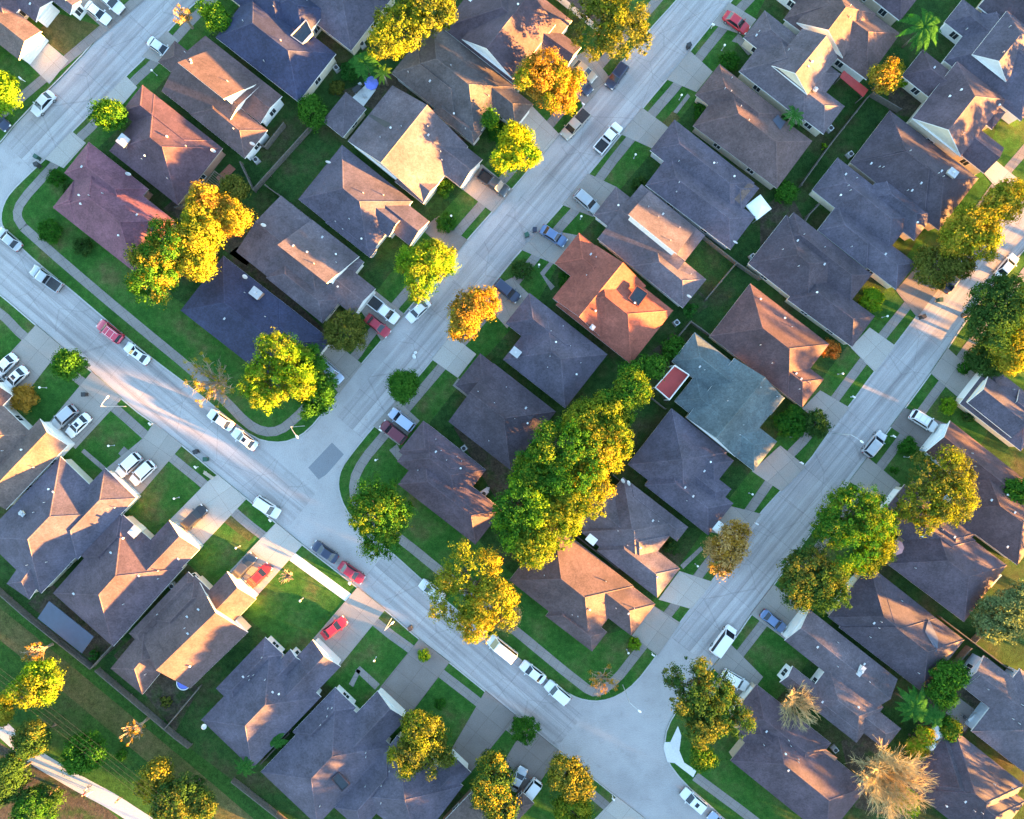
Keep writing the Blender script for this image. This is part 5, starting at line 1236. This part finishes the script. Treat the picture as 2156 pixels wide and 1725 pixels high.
for a in [('round dark shrub under the olive-grey house corner tree', 'shrub', 1045, 280, 24), ('green shrub between red and slate roofs', 'green', 1420, 733, 32, 3.2), ('small green tree-like shrub by the fence junction', 'palm', 1452, 652, 18, 2.5),
          ('green shrub behind the wide flat grey house', 'green', 1655, 405, 28, 3), ('dark hedge mass on the lawn of the teal house', 'shrub', 1668, 890, 40, 2.8), ('second dark hedge beside the lawn path of the teal house', 'dark', 1718, 892, 34, 3.2),
          ('neat round green shrub by the white suv with roof bars', 'lime', 1997, 855, 20, 1.8), ('dark clipped shrub at the wall of the mauve house', 'shrub', 106, 488, 28, 2), ('weedy shrub along the wall of the mauve house', 'dark', 175, 520, 22, 1.2),
          ('green shrub by the front path of the long hip-roofed house', 'green', 940, 470, 24, 2), ('green shrub under the front of the gabled house', 'green', 937, 398, 20, 1.2), ('bushy shrub on the verge near the navy suv', 'dark', 1100, 570, 26, 2),
          ('clipped grey-green shrub in the lawn notch of the white patio house', 'dark', 1414, 1153, 18, 2), ('bright green shrub at the corner house front', 'lime', 1337, 1356, 16, 1.6), ('dark shrub by the mauve house garage', 'shrub', 118, 375, 20, 1.5),
          ('dark shrub between garage and path of the mauve house', 'dark', 150, 405, 20, 1.4), ('rough shrub under the banana palms', 'palm', 735, 152, 22, 1.6), ('brown-green shrub by the back fence of the navy house', 'olive', 710, 185, 18, 1.0),
          ('yellow-green shrub on the lawn by the crossing path', 'lime', 893, 1380, 16, 1.4), ('lime shrub in the garden corner beside purple roof', 'lime', 1737, 310, 8, 1.2), ('dark round plant ring on the bottom lawn', 'shrub', 927, 1483, 14, .6),
          ('dark shrub on the lawn of the blue-grey yellow gable house', 'shrub', 1535, 130, 24, 1.4), ('dark shrub at the front of the wide flat grey house', 'dark', 1348, 390, 20, 1.5), ('dark shrubs in the notch of the brown house', 'shrub', 1478, 235, 22, 1.2),
          ('dark shrub in the front notch of the red-roofed house', 'shrub', 1192, 590, 20, 1.3), ('black-green shrub on the lawn of the long maroon house', 'shrub', 1910, 940, 22, 2), ('small black-green shrub near the olive-yellow tree', 'shrub', 1883, 992, 10, 1.4),
          ('clipped shrub in the bricked bed by the stepped gables', 'dark', 2038, 878, 14, 1.2), ('shrub beside the back fence of the blue patio cover', 'palm', 198, 1380, 12, 1.5), ('green shrub in the garden with the trampoline', 'olive', 350, 1478, 14, .8),
          ('leafy shrub beside the slate house chimney gable', 'green', 1295, 880, 12, 1.5), ('low shrub at the greenbelt trail', 'lime', 148, 1616, 8, .8), ('small weedy bush on the greenbelt slope', 'green', 256, 1590, 14, 1.0),
          ('green shrub by the fence of the two-storey tan house', 'palm', 1570, 800, 12, 1) , ('hedge shrub under the big right-edge tree', 'shrub', 2030, 775, 16, 1.4), ('small tree-green shrub beside the orange-gold tree', 'lime', 1897, 172, 14, 2.0)]:
    S(a[0], a[1], a[2], a[3], a[4], a[5] if len(a) > 5 else 1.2)

# one mass of trees added out of view south-east, to shade the streets
rw = random.Random(77); LBW = []
for k in range(160):
    if k < 70: x, y = 2260 + rw.uniform(0, 260), -300 + k * 30 + rw.uniform(-20, 20)
    else: x, y = 900 + (k - 70) * 17 + rw.uniform(-20, 20), 1835 + rw.uniform(0, 130)
    if x < 2000 and y < 1820: continue
    p = P(x, y); r_ = rw.uniform(2.5, 4.5); hh_ = rw.uniform(8, 12)
    LBW.append((p.x, p.y, hh_ * .55, r_, hh_ * .42))
shade_belt = bpy.data.objects.new('trees', leaf_mesh('trees', LBW, 90000, .36, LEAF['olive'], 7, 1.1)); COL.objects.link(shade_belt); tag(shade_belt, 'belt of trees added outside the view to shade the streets', 'trees', None, 'stuff')
# ---------------------------------------------------------------- fences, lamps, bins and garden things
def fence(label, pts, h=1.5, mat=None, name='fence'):
    W = [P(*p, 0.9) for p in pts]; root = empty(name, (W[0].x, W[0].y, 0.1)); tag(root, label, 'fence', 'garden fences')
    m = MB(); pm = []
    for a, b in zip(W[:-1], W[1:]):
        a = Vector((a.x, a.y, 0)) - Vector((W[0].x, W[0].y, 0)); b = Vector((b.x, b.y, 0)) - Vector((W[0].x, W[0].y, 0)); L = (b - a).length; d = (b - a) / L; rz = math.atan2(d.y, d.x)
        n = max(2, int(L / 0.45)); rnd = random.Random(int(L * 100))
        for k in range(n):
            c = a + d * (L * (k + .5) / n); m.box((c.x, c.y, h / 2), (L / n - .015, .035, h + rnd.uniform(-.03, .03)), rz)
        for zz in (.4, h - .3):
            c = (a + b) / 2 + Vector((-d.y, d.x, 0)) * .05; m.box((c.x, c.y, zz), (L, .06, .09), rz)
        c = (a + b) / 2; m.box((c.x, c.y, h + .045), (L, .13, .035), rz)
        for k in range(max(2, int(L / 3)) + 1): pm.append(a + d * (L * k / max(2, int(L / 3))) + Vector((-d.y, d.x, 0)) * .12)
    m.build('panel', mat or WOODG, root)
    q = MB()
    for c in pm[:40]: q.box((c.x, c.y, h / 2), (.1, .1, h + .1), 0)
    q.build('post', mat or WOODG, root)
for lab, pts in [
    ('board fence between the gardens behind the big gabled house', [(661, 263), (535, 402)]), ('low brown fence from the orange-gold tree to the two-storey house', [(560, 392), (614, 431), (651, 460)]),
    ('fence between plum and mauve house back gardens', [(372, 440), (395, 432), (470, 386)]), ('fence at the side of the plum house running to the garden corner', [(508, 344), (535, 402)]),
    ('fence along the lawn below the red patio', [(1826, 205), (1746, 306), (1684, 392)]), ('fence above the purple house reaching toward the taupe gable house', [(1834, 199), (1893, 234)]),
    ('long fence behind the sunlit yellow-green back lawn', [(1472, 494), (1548, 554), (1600, 590)]), ('fence running down from the long back fence to the slate terracotta corner', [(1548, 556), (1485, 631)]),
    ('short fence behind the red-roofed house', [(1453, 678), (1495, 708)]), ('fence from the red-roofed house to the green shrub', [(1453, 678), (1428, 708)]),
    ('fence along the greenbelt behind the blue patio cover', [(-20, 1228), (57, 1296), (195, 1406)]), ('fence dividing the blue cover garden from the orange-lit house', [(195, 1406), (244, 1352)]),
    ('greenbelt fence behind the trampoline garden', [(205, 1410), (372, 1551), (400, 1572)]), ('fence between the trampoline garden and the twin porch gable house', [(350, 1532), (422, 1446)]),
    ('greenbelt fence near the bottom edge behind grey houses', [(490, 1642), (612, 1738), (700, 1810)]), ('fence between the twin porch gable house and its grey neighbour', [(552, 1605), (612, 1540)]),
    ('fence between the pale tree garden and brown roof on the right', [(1977, 1299), (2047, 1352), (2160, 1437)]), ('fence running up to the pale grey-green tree', [(2047, 1352), (2078, 1320)]),
    ('fence between navy-brown hip house and the tropical garden', [(2040, 1362), (1985, 1425)]), ('fence between the two gardens behind the purple twin-hip house', [(1640, 560), (1700, 455), (1722, 432)]),
    ('fence between grey and teal houses near the red deck', [(1370, 838), (1400, 862)]), ('side fence between the two centre block grey houses', [(975, 892), (1068, 972)]),
    ('fence in the gap behind the white patio cover', [(1290, 1000), (1360, 1058)]), ('fence between the corner brown house and the white patio house', [(1213, 1128), (1300, 1196)]),
    ('fence behind the tan roofed two-storey house by the plum roof', [(536, 300), (560, 312), (600, 262)])]:
    fence(lab, pts)

def make_yardlamp():
    r = empty('yard_lamp')
    m = MB(); m.tube([(0, 0, -.05), (0, 0, 1.5)], [.045, .035], 8); m.tube([(0, 0, 0), (0, 0, .12)], [.12, .1], 8); m.build('post', TRIMG, r)
    m = MB(); m.sm = True; m.ball((0, 0, 1.7), .18, .18, 12, 8); m.build('globe', GLOBE, r)
    m = MB(); m.tube([(0, 0, 1.44), (0, 0, 1.55)], [.1, .13], 8); m.build('collar', METAL, r)
    return r
yl = make_yardlamp()
for i, (lab, x, y) in enumerate([
    ('globe yard lamp on the lawn below the red sedan', 1525.5, 96), ('globe yard lamp on the two-tone lawn by the brown house', 1435, 201), ('globe yard lamp opposite the white pickup', 1338, 326),
    ('globe yard lamp on the lawn between silver suv and blue sedan', 1224, 456), ('globe yard lamp on the verge lawn by the red-roofed house', 1135, 558), ('globe yard lamp on the lawn of the red-brown hip house', 1774, 787),
    ('globe yard lamp on the lawn beside the lime shrub', 1868, 666), ('globe yard lamp near the shrub of the long hip-roofed house', 950, 455), ('globe yard lamp on the lawn of the corner hip house', 791, 969),
    ('globe yard lamp on the lawn of the teal house', 1672, 921), ('globe yard lamp beside the olive-yellow tree', 1915, 963.5), ('globe yard lamp on the stepped-front blue-grey house lawn', 1584, 1041),
    ('globe yard lamp on the striped lawn near the sparse golden tree', 1469, 1192), ('globe yard lamp on the lower corner lawn', 1323, 1375), ('globe yard lamp on the lawn below two parked pairs of cars', 229, 939),
    ('globe yard lamp on the lawn beside the black suv', 367, 1050), ('globe yard lamp on the sunlit half lawn', 497, 1154), ('globe yard lamp on the large lawn with the bare stump', 632, 1265),
    ('globe yard lamp on the lawn beside the bent garden path', 788, 1391), ('globe yard lamp by the orange bush', 84, 816), ('globe yard lamp on the small lawn by the upper street', 320, 149)]):
    p = P(x, y, 1.7); o = yl if i == 0 else copy_tree(yl)
    o.location = (p.x, p.y, .12); tag(o, lab.replace('globe', 'white globe', 1), 'lamp', 'globe yard lamps')

def street_lamp(lab, x, y, ax, ay, h=7.0):
    b = P(x, y); d = Vector((ax, -ay, 0)).normalized(); r = empty('street_lamp', (b.x, b.y, .1)); tag(r, lab, 'street lamp', 'street lamps')
    m = MB(); m.tube([(0, 0, 0), (0, 0, .5), (0, 0, h)], [.1, .07, .05], 8); m.build('pole', METAL, r)
    m = MB(); m.tube([(0, 0, h - .1), d * .6 + Vector((0, 0, h + .25)), d * 1.5 + Vector((0, 0, h + .35))], [.05, .045, .04], 6); m.build('arm', METAL, r)
    e = d * 1.85 + Vector((0, 0, h + .33)); a = math.atan2(d.y, d.x)
    m = MB(); m.sm = True; m.ball((0, 0, 0), .36, .11, 12, 6); o = m.build('lamp_head', GLOBE, r); o.location = e; o.scale = (1, .45, 1); o.rotation_euler = (0, 0, a)
street_lamp('street lamp beside the driveway with white sunroof sedan', 266, 856, 13, -15)
street_lamp('street lamp on the rounded corner under the lime-yellow tree', 641, 897, 10, 14)
street_lamp('street lamp arching over the lower junction', 1311, 1442, 20, 16)
street_lamp('street lamp arching over the silver suv', 1754, 913, 14, 10, 6)
street_lamp('street lamp on the verge beside the black bin', 826, 1299, 14, -14)

def make_bin(mat):
    r = empty('wheelie_bin'); m = MB(); m.box((0, 0, .55), (.5, .56, 1.0), 0, 0, 1.18); m.build('body', mat, r)
    m = MB(); m.box((0, 0, 1.09), (.66, .74, .09)); m.box((-.34, 0, 1.06), (.08, .5, .08)); m.build('lid', mat, r)
    for s in (-.27, .27):
        m = MB(); m.tube([(-.27, s - .04, .12), (-.27, s + .04, .12)], [.12, .12], 10); m.build('wheel', DARK, r)
    return r
BINS = {'black': make_bin(DARK), 'green': make_bin(GREENP), 'navy': make_bin(NAVYP)}; used_ = set()
for lab, k, x, y in [('black wheelie bin at the kerb of the middle street top', 'black', 1450, 97), ('navy wheelie bin behind the blue sedan', 'navy', 1126, 485), ('green wheelie bin on the road by the blue sedan', 'green', 1109, 495),
    ('green wheelie bin on the eastern street', 'green', 1978, 632), ('dark wheelie bin on the eastern street below the green one', 'black', 1942, 667), ('black wheelie bin on the diagonal street by the lawn strip', 'black', 413, 951),
    ('green wheelie bin on the diagonal street beside a black bin', 'green', 434, 967), ('black wheelie bin at the kerb by the golden tree', 'black', 864, 1322), ('green wheelie bin on the drive by the mauve house, upper one', 'green', 80, 332),
    ('black wheelie bin on the drive by the mauve house, lower one', 'black', 80, 348), ('black wheelie bin on the lamp post driveway', 'black', 180, 831), ('dark wheelie bin beside the red sedan path', 'black', 765, 720)]:
    o = BINS[k] if k not in used_ else copy_tree(BINS[k]); used_.add(k); p = P(x, y, .6)
    o.location = (p.x, p.y, .0 if 'street' in lab or 'road' in lab or 'kerb' in lab else .15); o.rotation_euler = (0, 0, (x * 7 + y) % 3); tag(o, lab, 'bin', 'wheelie bins')
def make_mailbox():
    r = empty('mailbox'); m = MB(); m.box((0, 0, .5), (.1, .1, 1.0)); m.build('post', WHITEP, r)
    m = MB(); m.box((0, 0, 1.1), (.24, .52, .2)); m.tube([(0, -.26, 1.2), (0, .26, 1.2)], [.12, .12], 10); m.build('box', WHITEP, r)
    m = MB(); m.box((.14, .1, 1.28), (.03, .05, .22)); m.build('flag', REDC, r); return r
mbx = make_mailbox()
for i, (lab, x, y, a) in enumerate([('white mailbox on the verge by the white suv across from the asphalt patch', 569, 1096, .7), ('white mailbox on the sunlit verge beside the dark red sedan', 736, 1229, .7), ('white mailbox on the lawn strip opposite the teal lawn', 1882, 919, 1),
    ('white mailbox at the kerb by the teal house driveway', 1688, 975, 1), ('white mailbox at the kerb of the red-brown house', 1797, 836, 1), ('white mailbox on the lower corner verge', 1375, 1379, 1), ('white mailbox at the bottom verge by the golden tree', 1291, 1682, .7),
    ('white mailbox at the kerb beside the orange-yellow tree', 1228, 220, 1), ('white mailbox at the kerb by the red sedan drive', 1501, 53, 1), ('white mailbox beside the maroon suv', 801, 906, 1), ('white mailbox at the kerb by the stepped-front house drive', 1593, 1103, 1),
    ('white mailbox on the verge above the parked white suvs', 316, 893, .7), ('white mailbox on the verge beside the tan utility bench', 412, 984, .7), ('white mailbox by the lamp post at the pale wide driveway', 44, 166, .7)]):
    o = mbx if i == 0 else copy_tree(mbx); p = P(x, y, 1.1); o.location = (p.x, p.y, .12); o.rotation_euler = (0, 0, a); tag(o, lab, 'mailbox', 'kerbside mailboxes')
def make_ac():
    r = empty('air_conditioner'); m = MB(); m.box((0, 0, .06), (1.0, 1.0, .12)); m.build('base', PAVE, r)
    m = MB(); m.box((0, 0, .5), (.8, .8, .75)); m.build('cabinet', METAL, r)
    m = MB(); m.tube([(0, 0, .87), (0, 0, .9)], [.33, .33], 14); m.build('fan_grille', DARK, r); return r
acp = make_ac()
for i, (lab, x, y) in enumerate([('air conditioner unit behind the navy-roofed house', 709, 145), ('air conditioner unit at the corner of the deep purple house', 1789, 326), ('air conditioner unit behind the yellow gable house', 1747, 272), ('air conditioner unit beside the slate patio-notch house', 1584, 541),
    ('air conditioner unit between taupe and brown houses of the lower row', 364, 1233), ('air conditioner unit in the gap by the purple-brown corner house', 1757, 1577), ('air conditioner unit in the side gap by the dark slab-drive house', 977, 944), ('air conditioner unit behind the red-roofed house corner', 1424, 680),
    ('air conditioner unit in the side gap behind the palm garden', 763, 95), ('air conditioner unit by the pale patio of the corner hip house', 1019, 1039), ('air conditioner unit beside the sunlit tan-roofed two-storey house', 540, 338)]):
    o = acp if i == 0 else copy_tree(acp); p = P(x, y, .5); o.location = (p.x, p.y, .12); o.rotation_euler = (0, 0, .66); tag(o, lab, 'air conditioner', 'air conditioner units')

def canopy(name, lab, x, y, s, h, mat, rz=.66, peak=.8, cat='canopy'):
    p = P(x, y, h); r = empty(name, (p.x, p.y, .12), rz); tag(r, lab, cat)
    m = MB(); k = s / 2
    for a, b in (((-k, -k), (k, -k)), ((k, -k), (k, k)), ((k, k), (-k, k)), ((-k, k), (-k, -k))):
        m.poly([(*a, h), (*b, h), (0, 0, h + peak)]); m.poly([(*a, h - .25), (*b, h - .25), (*b, h), (*a, h)])
    m.build('roof', mat, r)
    for sx in (-1, 1):
        for sy in (-1, 1):
            q = MB(); q.tube([(sx * (k - .08), sy * (k - .08), 0), (sx * (k - .08), sy * (k - .08), h)], [.05, .05], 6); q.build('leg', METAL, r)
    return r
canopy('gazebo', 'white pop-up canopy at the back corner of the flat grey house', 1597, 437, 3.0, 2.4, WHITEP, .66, 1.2)
canopy('garden_canopy', 'white garden canopy with sloping roof among the palms, upper one', 1970, 1545, 2.0, 2.4, WHITEP, .5)
canopy('garden_canopy', 'white garden canopy nearer the dark roof, lower one', 1959, 1570, 1.9, 2.3, WHITEP, .9)
canopy('garden_canopy', 'white roof cover under the golden tree by the driveway', 1515, 1112, 1.8, 2.8, WHITEP, .9, .3)
canopy('garden_canopy', 'second white roof cover under the golden tree nearer the street', 1536, 1130, 1.7, 2.8, WHITEP, .9, .3)
def umbrella(lab, x, y, r_, mat, h=2.5):
    p = P(x, y, h); r = empty('patio_umbrella', (p.x, p.y, .14)); tag(r, lab, 'umbrella')
    m = MB(); n = 8
    for k in range(n):
        a, b = 2 * math.pi * k / n, 2 * math.pi * (k + 1) / n
        m.poly([(math.cos(a) * r_, math.sin(a) * r_, h - .45), (math.cos(b) * r_, math.sin(b) * r_, h - .45), (0, 0, h)])
        m.poly([(math.cos(a) * r_, math.sin(a) * r_, h - .6), (math.cos(b) * r_, math.sin(b) * r_, h - .6), (math.cos(b) * r_, math.sin(b) * r_, h - .45), (math.cos(a) * r_, math.sin(a) * r_, h - .45)])
    m.build('canopy', mat, r)
    m = MB(); m.tube([(0, 0, 0), (0, 0, h - .02)], [.03, .03], 6); m.tube([(0, 0, 0), (0, 0, .08)], [.3, .28], 10); m.build('pole', METAL, r)
umbrella('blue violet patio umbrella beside the lime banana palm', 781, 173, 1.15, BLUEC)
umbrella('dusty pink umbrella under the tall green street tree', 1890, 1154, 1.25, plain('pink_canvas', (0.42, 0.2, 0.2), .8, .1), 4.0)
# red patio roof
def patio_roof(name, lab, pts, h, mat, cat, slats=False):
    W = [P(*p, h) for p in pts]; c = sum(W, Vector()) / 4; r = empty(name, (c.x, c.y, .1)); tag(r, lab, cat); s = -Vector((c.x, c.y, 0))
    if not slats:
        quadslab('roof', pts, h, mat, r, s, .1)
    else:
        m = MB(); n = 11
        for k in range(n):
            a = W[0].lerp(W[1], k / (n - 1)) + s; b = W[3].lerp(W[2], k / (n - 1)) + s; q = (a + b) / 2; m.box((q.x, q.y, h), ((b - a).length, .07, .16), math.atan2(b.y - a.y, b.x - a.x))
        for u, v in ((W[0], W[1]), (W[3], W[2])):
            a, b = u + s, v + s; q = (a + b) / 2; m.box((q.x, q.y, h - .13), ((b - a).length, .1, .16), math.atan2(b.y - a.y, b.x - a.x))
        m.build('slats', mat, r)
    for p in W:
        m = MB(); q = (p + s) * .96; m.box((q.x, q.y, h / 2 - .1), (.12, .12, h - .2)); m.build('leg', mat if slats else WOODG, r)
patio_roof('patio_roof', 'long red metal patio roof beside the dark back lawn', [(1776, 149), (1828, 190), (1817, 205), (1768, 163)], 2.5, REDC, 'patio roof')
patio_roof('pergola', 'brown timber pergola behind the plum house', [(424, 395), (452, 360), (478, 380), (446, 415)], 2.5, WOOD, 'pergola', True)
patio_roof('pergola', 'pale timber pergola behind the brown-purple hip house', [(2070, 1218), (2090, 1196), (2108, 1212), (2086, 1236)], 2.5, WHITEP, 'pergola', True)
# trampoline / blue hammock frame
p = P(387, 1438, .8); r = empty('trampoline', (p.x, p.y, .1)); tag(r, 'blue trampoline with curved white frame behind the orange-lit roof', 'trampoline')
m = MB(); m.tube([(0, 0, .78), (0, 0, .82)], [1.0, 1.0], 24); m.build('mat', BLUEC, r)
m = MB()
pts = [(1.12 * math.cos(2 * math.pi * k / 24), 1.12 * math.sin(2 * math.pi * k / 24), .85) for k in range(25)]; m.tube(pts, [.07] * 25, 6); m.build('frame', WHITEP, r)
for k in range(6):
    a = 2 * math.pi * k / 6; m = MB(); m.tube([(1.1 * math.cos(a), 1.1 * math.sin(a), 0), (1.1 * math.cos(a), 1.1 * math.sin(a), .85)], [.04, .04], 6); m.build('leg', METAL, r)
# bench, patio table
p = P(440, 1001, .4); r = empty('park_bench', (p.x, p.y, .13), -.6); tag(r, 'tan bench on the grass strip by the diagonal street', 'bench')
m = MB()
for k in range(4): m.box((0, -.22 + .14 * k, .45), (1.9, .11, .05))
m.build('seat', WALL['tan'], r)
m = MB()
for k in range(3): m.box((0, .3, .6 + .14 * k), (1.9, .05, .11))
m.build('backrest', WALL['tan'], r)
for s in (-.8, .8):
    m = MB(); m.box((s, 0, .22), (.08, .5, .44)); m.build('leg', METAL, r)
def table(lab, x, y, mat):
    p = P(x, y, .7); r = empty('patio_table', (p.x, p.y, .16), .6); tag(r, lab, 'table', 'garden tables')
    m = MB(); m.box((0, 0, .72), (1.5, .9, .05)); m.build('tabletop', mat, r)
    for sx in (-.65, .65):
        for sy in (-.35, .35): q = MB(); q.box((sx, sy, .35), (.06, .06, .7)); q.build('leg', METAL, r)
table('dark patio table beside the blue violet umbrella', 752, 188, DARK); table('grey patio table on the small patio of the slate notch house', 1661, 606, WOODG)
table('white patio table on the brown patio beside the sunny lawn', 1453, 520, WHITEP); table('pale patio table in the corner hip house garden', 1019, 1037, METAL)
table('white patio table in the dark yard beside the pale grey roof', 2047, 1514, WHITEP)
def make_chair():
    r = empty('garden_chair'); m = MB(); m.box((0, 0, .42), (.5, .52, .05)); m.build('seat', WALL['grey'], r)
    m = MB(); m.box((-.25, 0, .68), (.05, .5, .5)); m.build('backrest', WALL['grey'], r)
    for a in (-.22, .22):
        for b in (-.22, .22): m = MB(); m.box((a, b, .2), (.05, .05, .4)); m.build('leg', WALL['grey'], r)
    return r
gch = make_chair()
for i, (lab, x, y, a) in enumerate([('grey garden chair on the pale patio by the blue violet umbrella', 768, 203, .4), ('grey garden chair close to the dark patio table', 758, 178, 2.2), ('grey garden chair on the brown patio by the sunny lawn', 1443, 533, 1.2), ('grey garden chair at the far end of the brown sunny patio', 1466, 505, 4.0),
    ('grey garden chair on the notch patio of the slate house', 1655, 614, .8), ('grey garden chair in the dark yard beside the pale grey roof', 2036, 1522, 2.0), ('grey garden chair by the white table in the dark right yard', 2052, 1502, 5.0), ('grey garden chair in the corner hip house back yard', 1027, 1029, 3.0)]):
    o = gch if i == 0 else copy_tree(gch); p = P(x, y, .4); o.location = (p.x, p.y, .15); o.rotation_euler = (0, 0, a); tag(o, lab, 'chair', 'garden chairs')
def make_grill():
    r = empty('barbecue_grill'); m = MB(); m.sm = True; m.ball((0, 0, .8), .3, .25, 12, 8); m.build('bowl', DARK, r)
    for k in range(3):
        a = 2.09 * k; m = MB(); m.tube([(.12 * math.cos(a), .12 * math.sin(a), .7), (.32 * math.cos(a), .32 * math.sin(a), 0)], [.02, .02], 5); m.build('leg', METAL, r)
    return r
grp = make_grill()
for i, (lab, x, y) in enumerate([('black kettle grill on the patio notch of the slate house', 1668, 598), ('black kettle grill behind the tan-roofed two-storey house', 545, 292), ('black kettle grill on the dark patio by the pale canopies', 2028, 1508)]):
    o = grp if i == 0 else copy_tree(grp); p = P(x, y, .6); o.location = (p.x, p.y, .15); tag(o, lab, 'grill', 'kettle grills')
# two crumpled white bags on the road
def bag(lab, x, y, s, sd):
    m = MB(); m.sm = True; m.ball((0, 0, .16), .36 * s, .18, 12, 7); rnd = random.Random(sd); m.v = [(a * (1 + rnd.uniform(-.22, .22)), b * .7 * (1 + rnd.uniform(-.22, .22)), max(0, c * (1 + rnd.uniform(-.25, .25)))) for a, b, c in m.v]
    p = P(x, y); o = m.build('plastic_bag', WHITEP, None, (p.x, p.y, .012)); o.rotation_euler = (0, 0, sd); tag(o, lab, 'bag')
bag('crumpled white bag on the middle street, upper smaller one', 875, 743, .95, 1); bag('crumpled white bag on the middle street, lower longer one', 872, 751, 1.2, 2)
# power line over the greenbelt: poles stand beyond the frame
A, B = P(-160, 1195), P(740, 1915); d = (B - A).normalized(); sid = Vector((-d.y, d.x, 0)); r = empty('power_line', (A.x, A.y, .1)); tag(r, 'power line wires running above the greenbelt dirt track', 'power line')
for k in range(4):
    pts = []
    for i in range(25):
        f = i / 24; q = (B - A) * f + sid * (k - 1.5) * .75; pts.append((q.x, q.y, 9.2 - 4 * 1.3 * f * (1 - f)))
    m = MB(); m.tube(pts, [.012] * 25, 4); m.build('wire', DARK, r)
for e in (Vector(), B - A):
    m = MB(); m.tube([(e.x, e.y, -.1), (e.x, e.y, 9.8)], [.17, .12], 8); m.box((e.x, e.y, 9.15), (.12, 3.0, .14), math.atan2(d.y, d.x)); m.build('pole', WOOD, r)
# people on the trail
def person(lab, x, y, rz, top, trou, hair, walk=.25):
    p = P(x, y, 1.0); r = empty('person', (p.x, p.y, ZB + .03), rz); tag(r, lab, 'person', 'people on the trail')
    V_ = [(0, 0, .95), (0, 0, 1.12), (0, 0, 1.32), (0, 0, 1.46), (0.01, 0, 1.56), (.03, 0, 1.64), (.02, 0, 1.73)]; R_ = [.15, .14, .16, .11, .055, .085, .08]
    E_ = [(0, 1), (1, 2), (2, 3), (3, 4), (4, 5), (5, 6)]
    for s in (-1, 1):
        b = len(V_); V_ += [(0, s * .10, .9), (walk * s * .5, s * .10, .5), (walk * s * .75 - .05, s * .10, .07), (walk * s * .75 + .13, s * .11, .04)]; R_ += [.095, .06, .042, .038]; E_ += [(0, b), (b, b + 1), (b + 1, b + 2), (b + 2, b + 3)]
        b = len(V_); V_ += [(0, s * .19, 1.42), (-walk * s * .35, s * .25, 1.14), (-walk * s * .5 + .1, s * .24, .9), (-walk * s * .5 + .16, s * .23, .82)]; R_ += [.06, .044, .034, .03]; E_ += [(3, b), (b, b + 1), (b + 1, b + 2), (b + 2, b + 3)]
    me = bpy.data.meshes.new('body'); me.from_pydata(V_, E_, []); o = bpy.data.objects.new('body', me); COL.objects.link(o)
    sk = o.modifiers.new('skin', 'SKIN'); su = o.modifiers.new('sub', 'SUBSURF'); su.levels = su.render_levels = 1
    for i, q in enumerate(R_): me.skin_vertices[0].data[i].radius = (q, q * (1.25 if i < 4 else 1))
    me.skin_vertices[0].data[0].use_root = True
    dg = bpy.context.evaluated_depsgraph_get(); dg.update(); nm = bpy.data.meshes.new_from_object(o.evaluated_get(dg)); o.modifiers.clear(); o.data = nm
    nm.materials.clear()
    for mm in (SKINM, top, trou): nm.materials.append(mm)
    for f in nm.polygons:
        c = f.center; f.material_index = 2 if c.z < .98 and abs(c.y) < .19 else (1 if c.z < 1.5 and not (c.z < 1.0) else 0); f.use_smooth = True
    o.parent = r
    m = MB(); m.sm = True; m.ball((0.0, 0, 1.72), .105, .09, 10, 6); m.build('hair', hair, r)
REDCL = plain('red_cloth', (.4, .03, .03), .9, .1); GREYCL = plain('grey_cloth', (.3, .32, .4), .9, .1); BLKCL = plain('black_cloth', (.02, .02, .025), .9, .1); HAIRM = plain('brown_hair', (.04, .025, .015), .8, .1)
person('person in pale grey top walking on the trail edge', 184, 1659, 2.4, GREYCL, BLKCL, HAIRM); person('person in red top beside the trail', 178, 1671, 2.2, REDCL, BLKCL, HAIRM)
person('person in white top next to the one in red', 187, 1671, 2.5, WHITEP, GREYCL, HAIRM); person('person in black walking alone on the trail', 249, 1684, -.6, BLKCL, BLKCL, HAIRM)
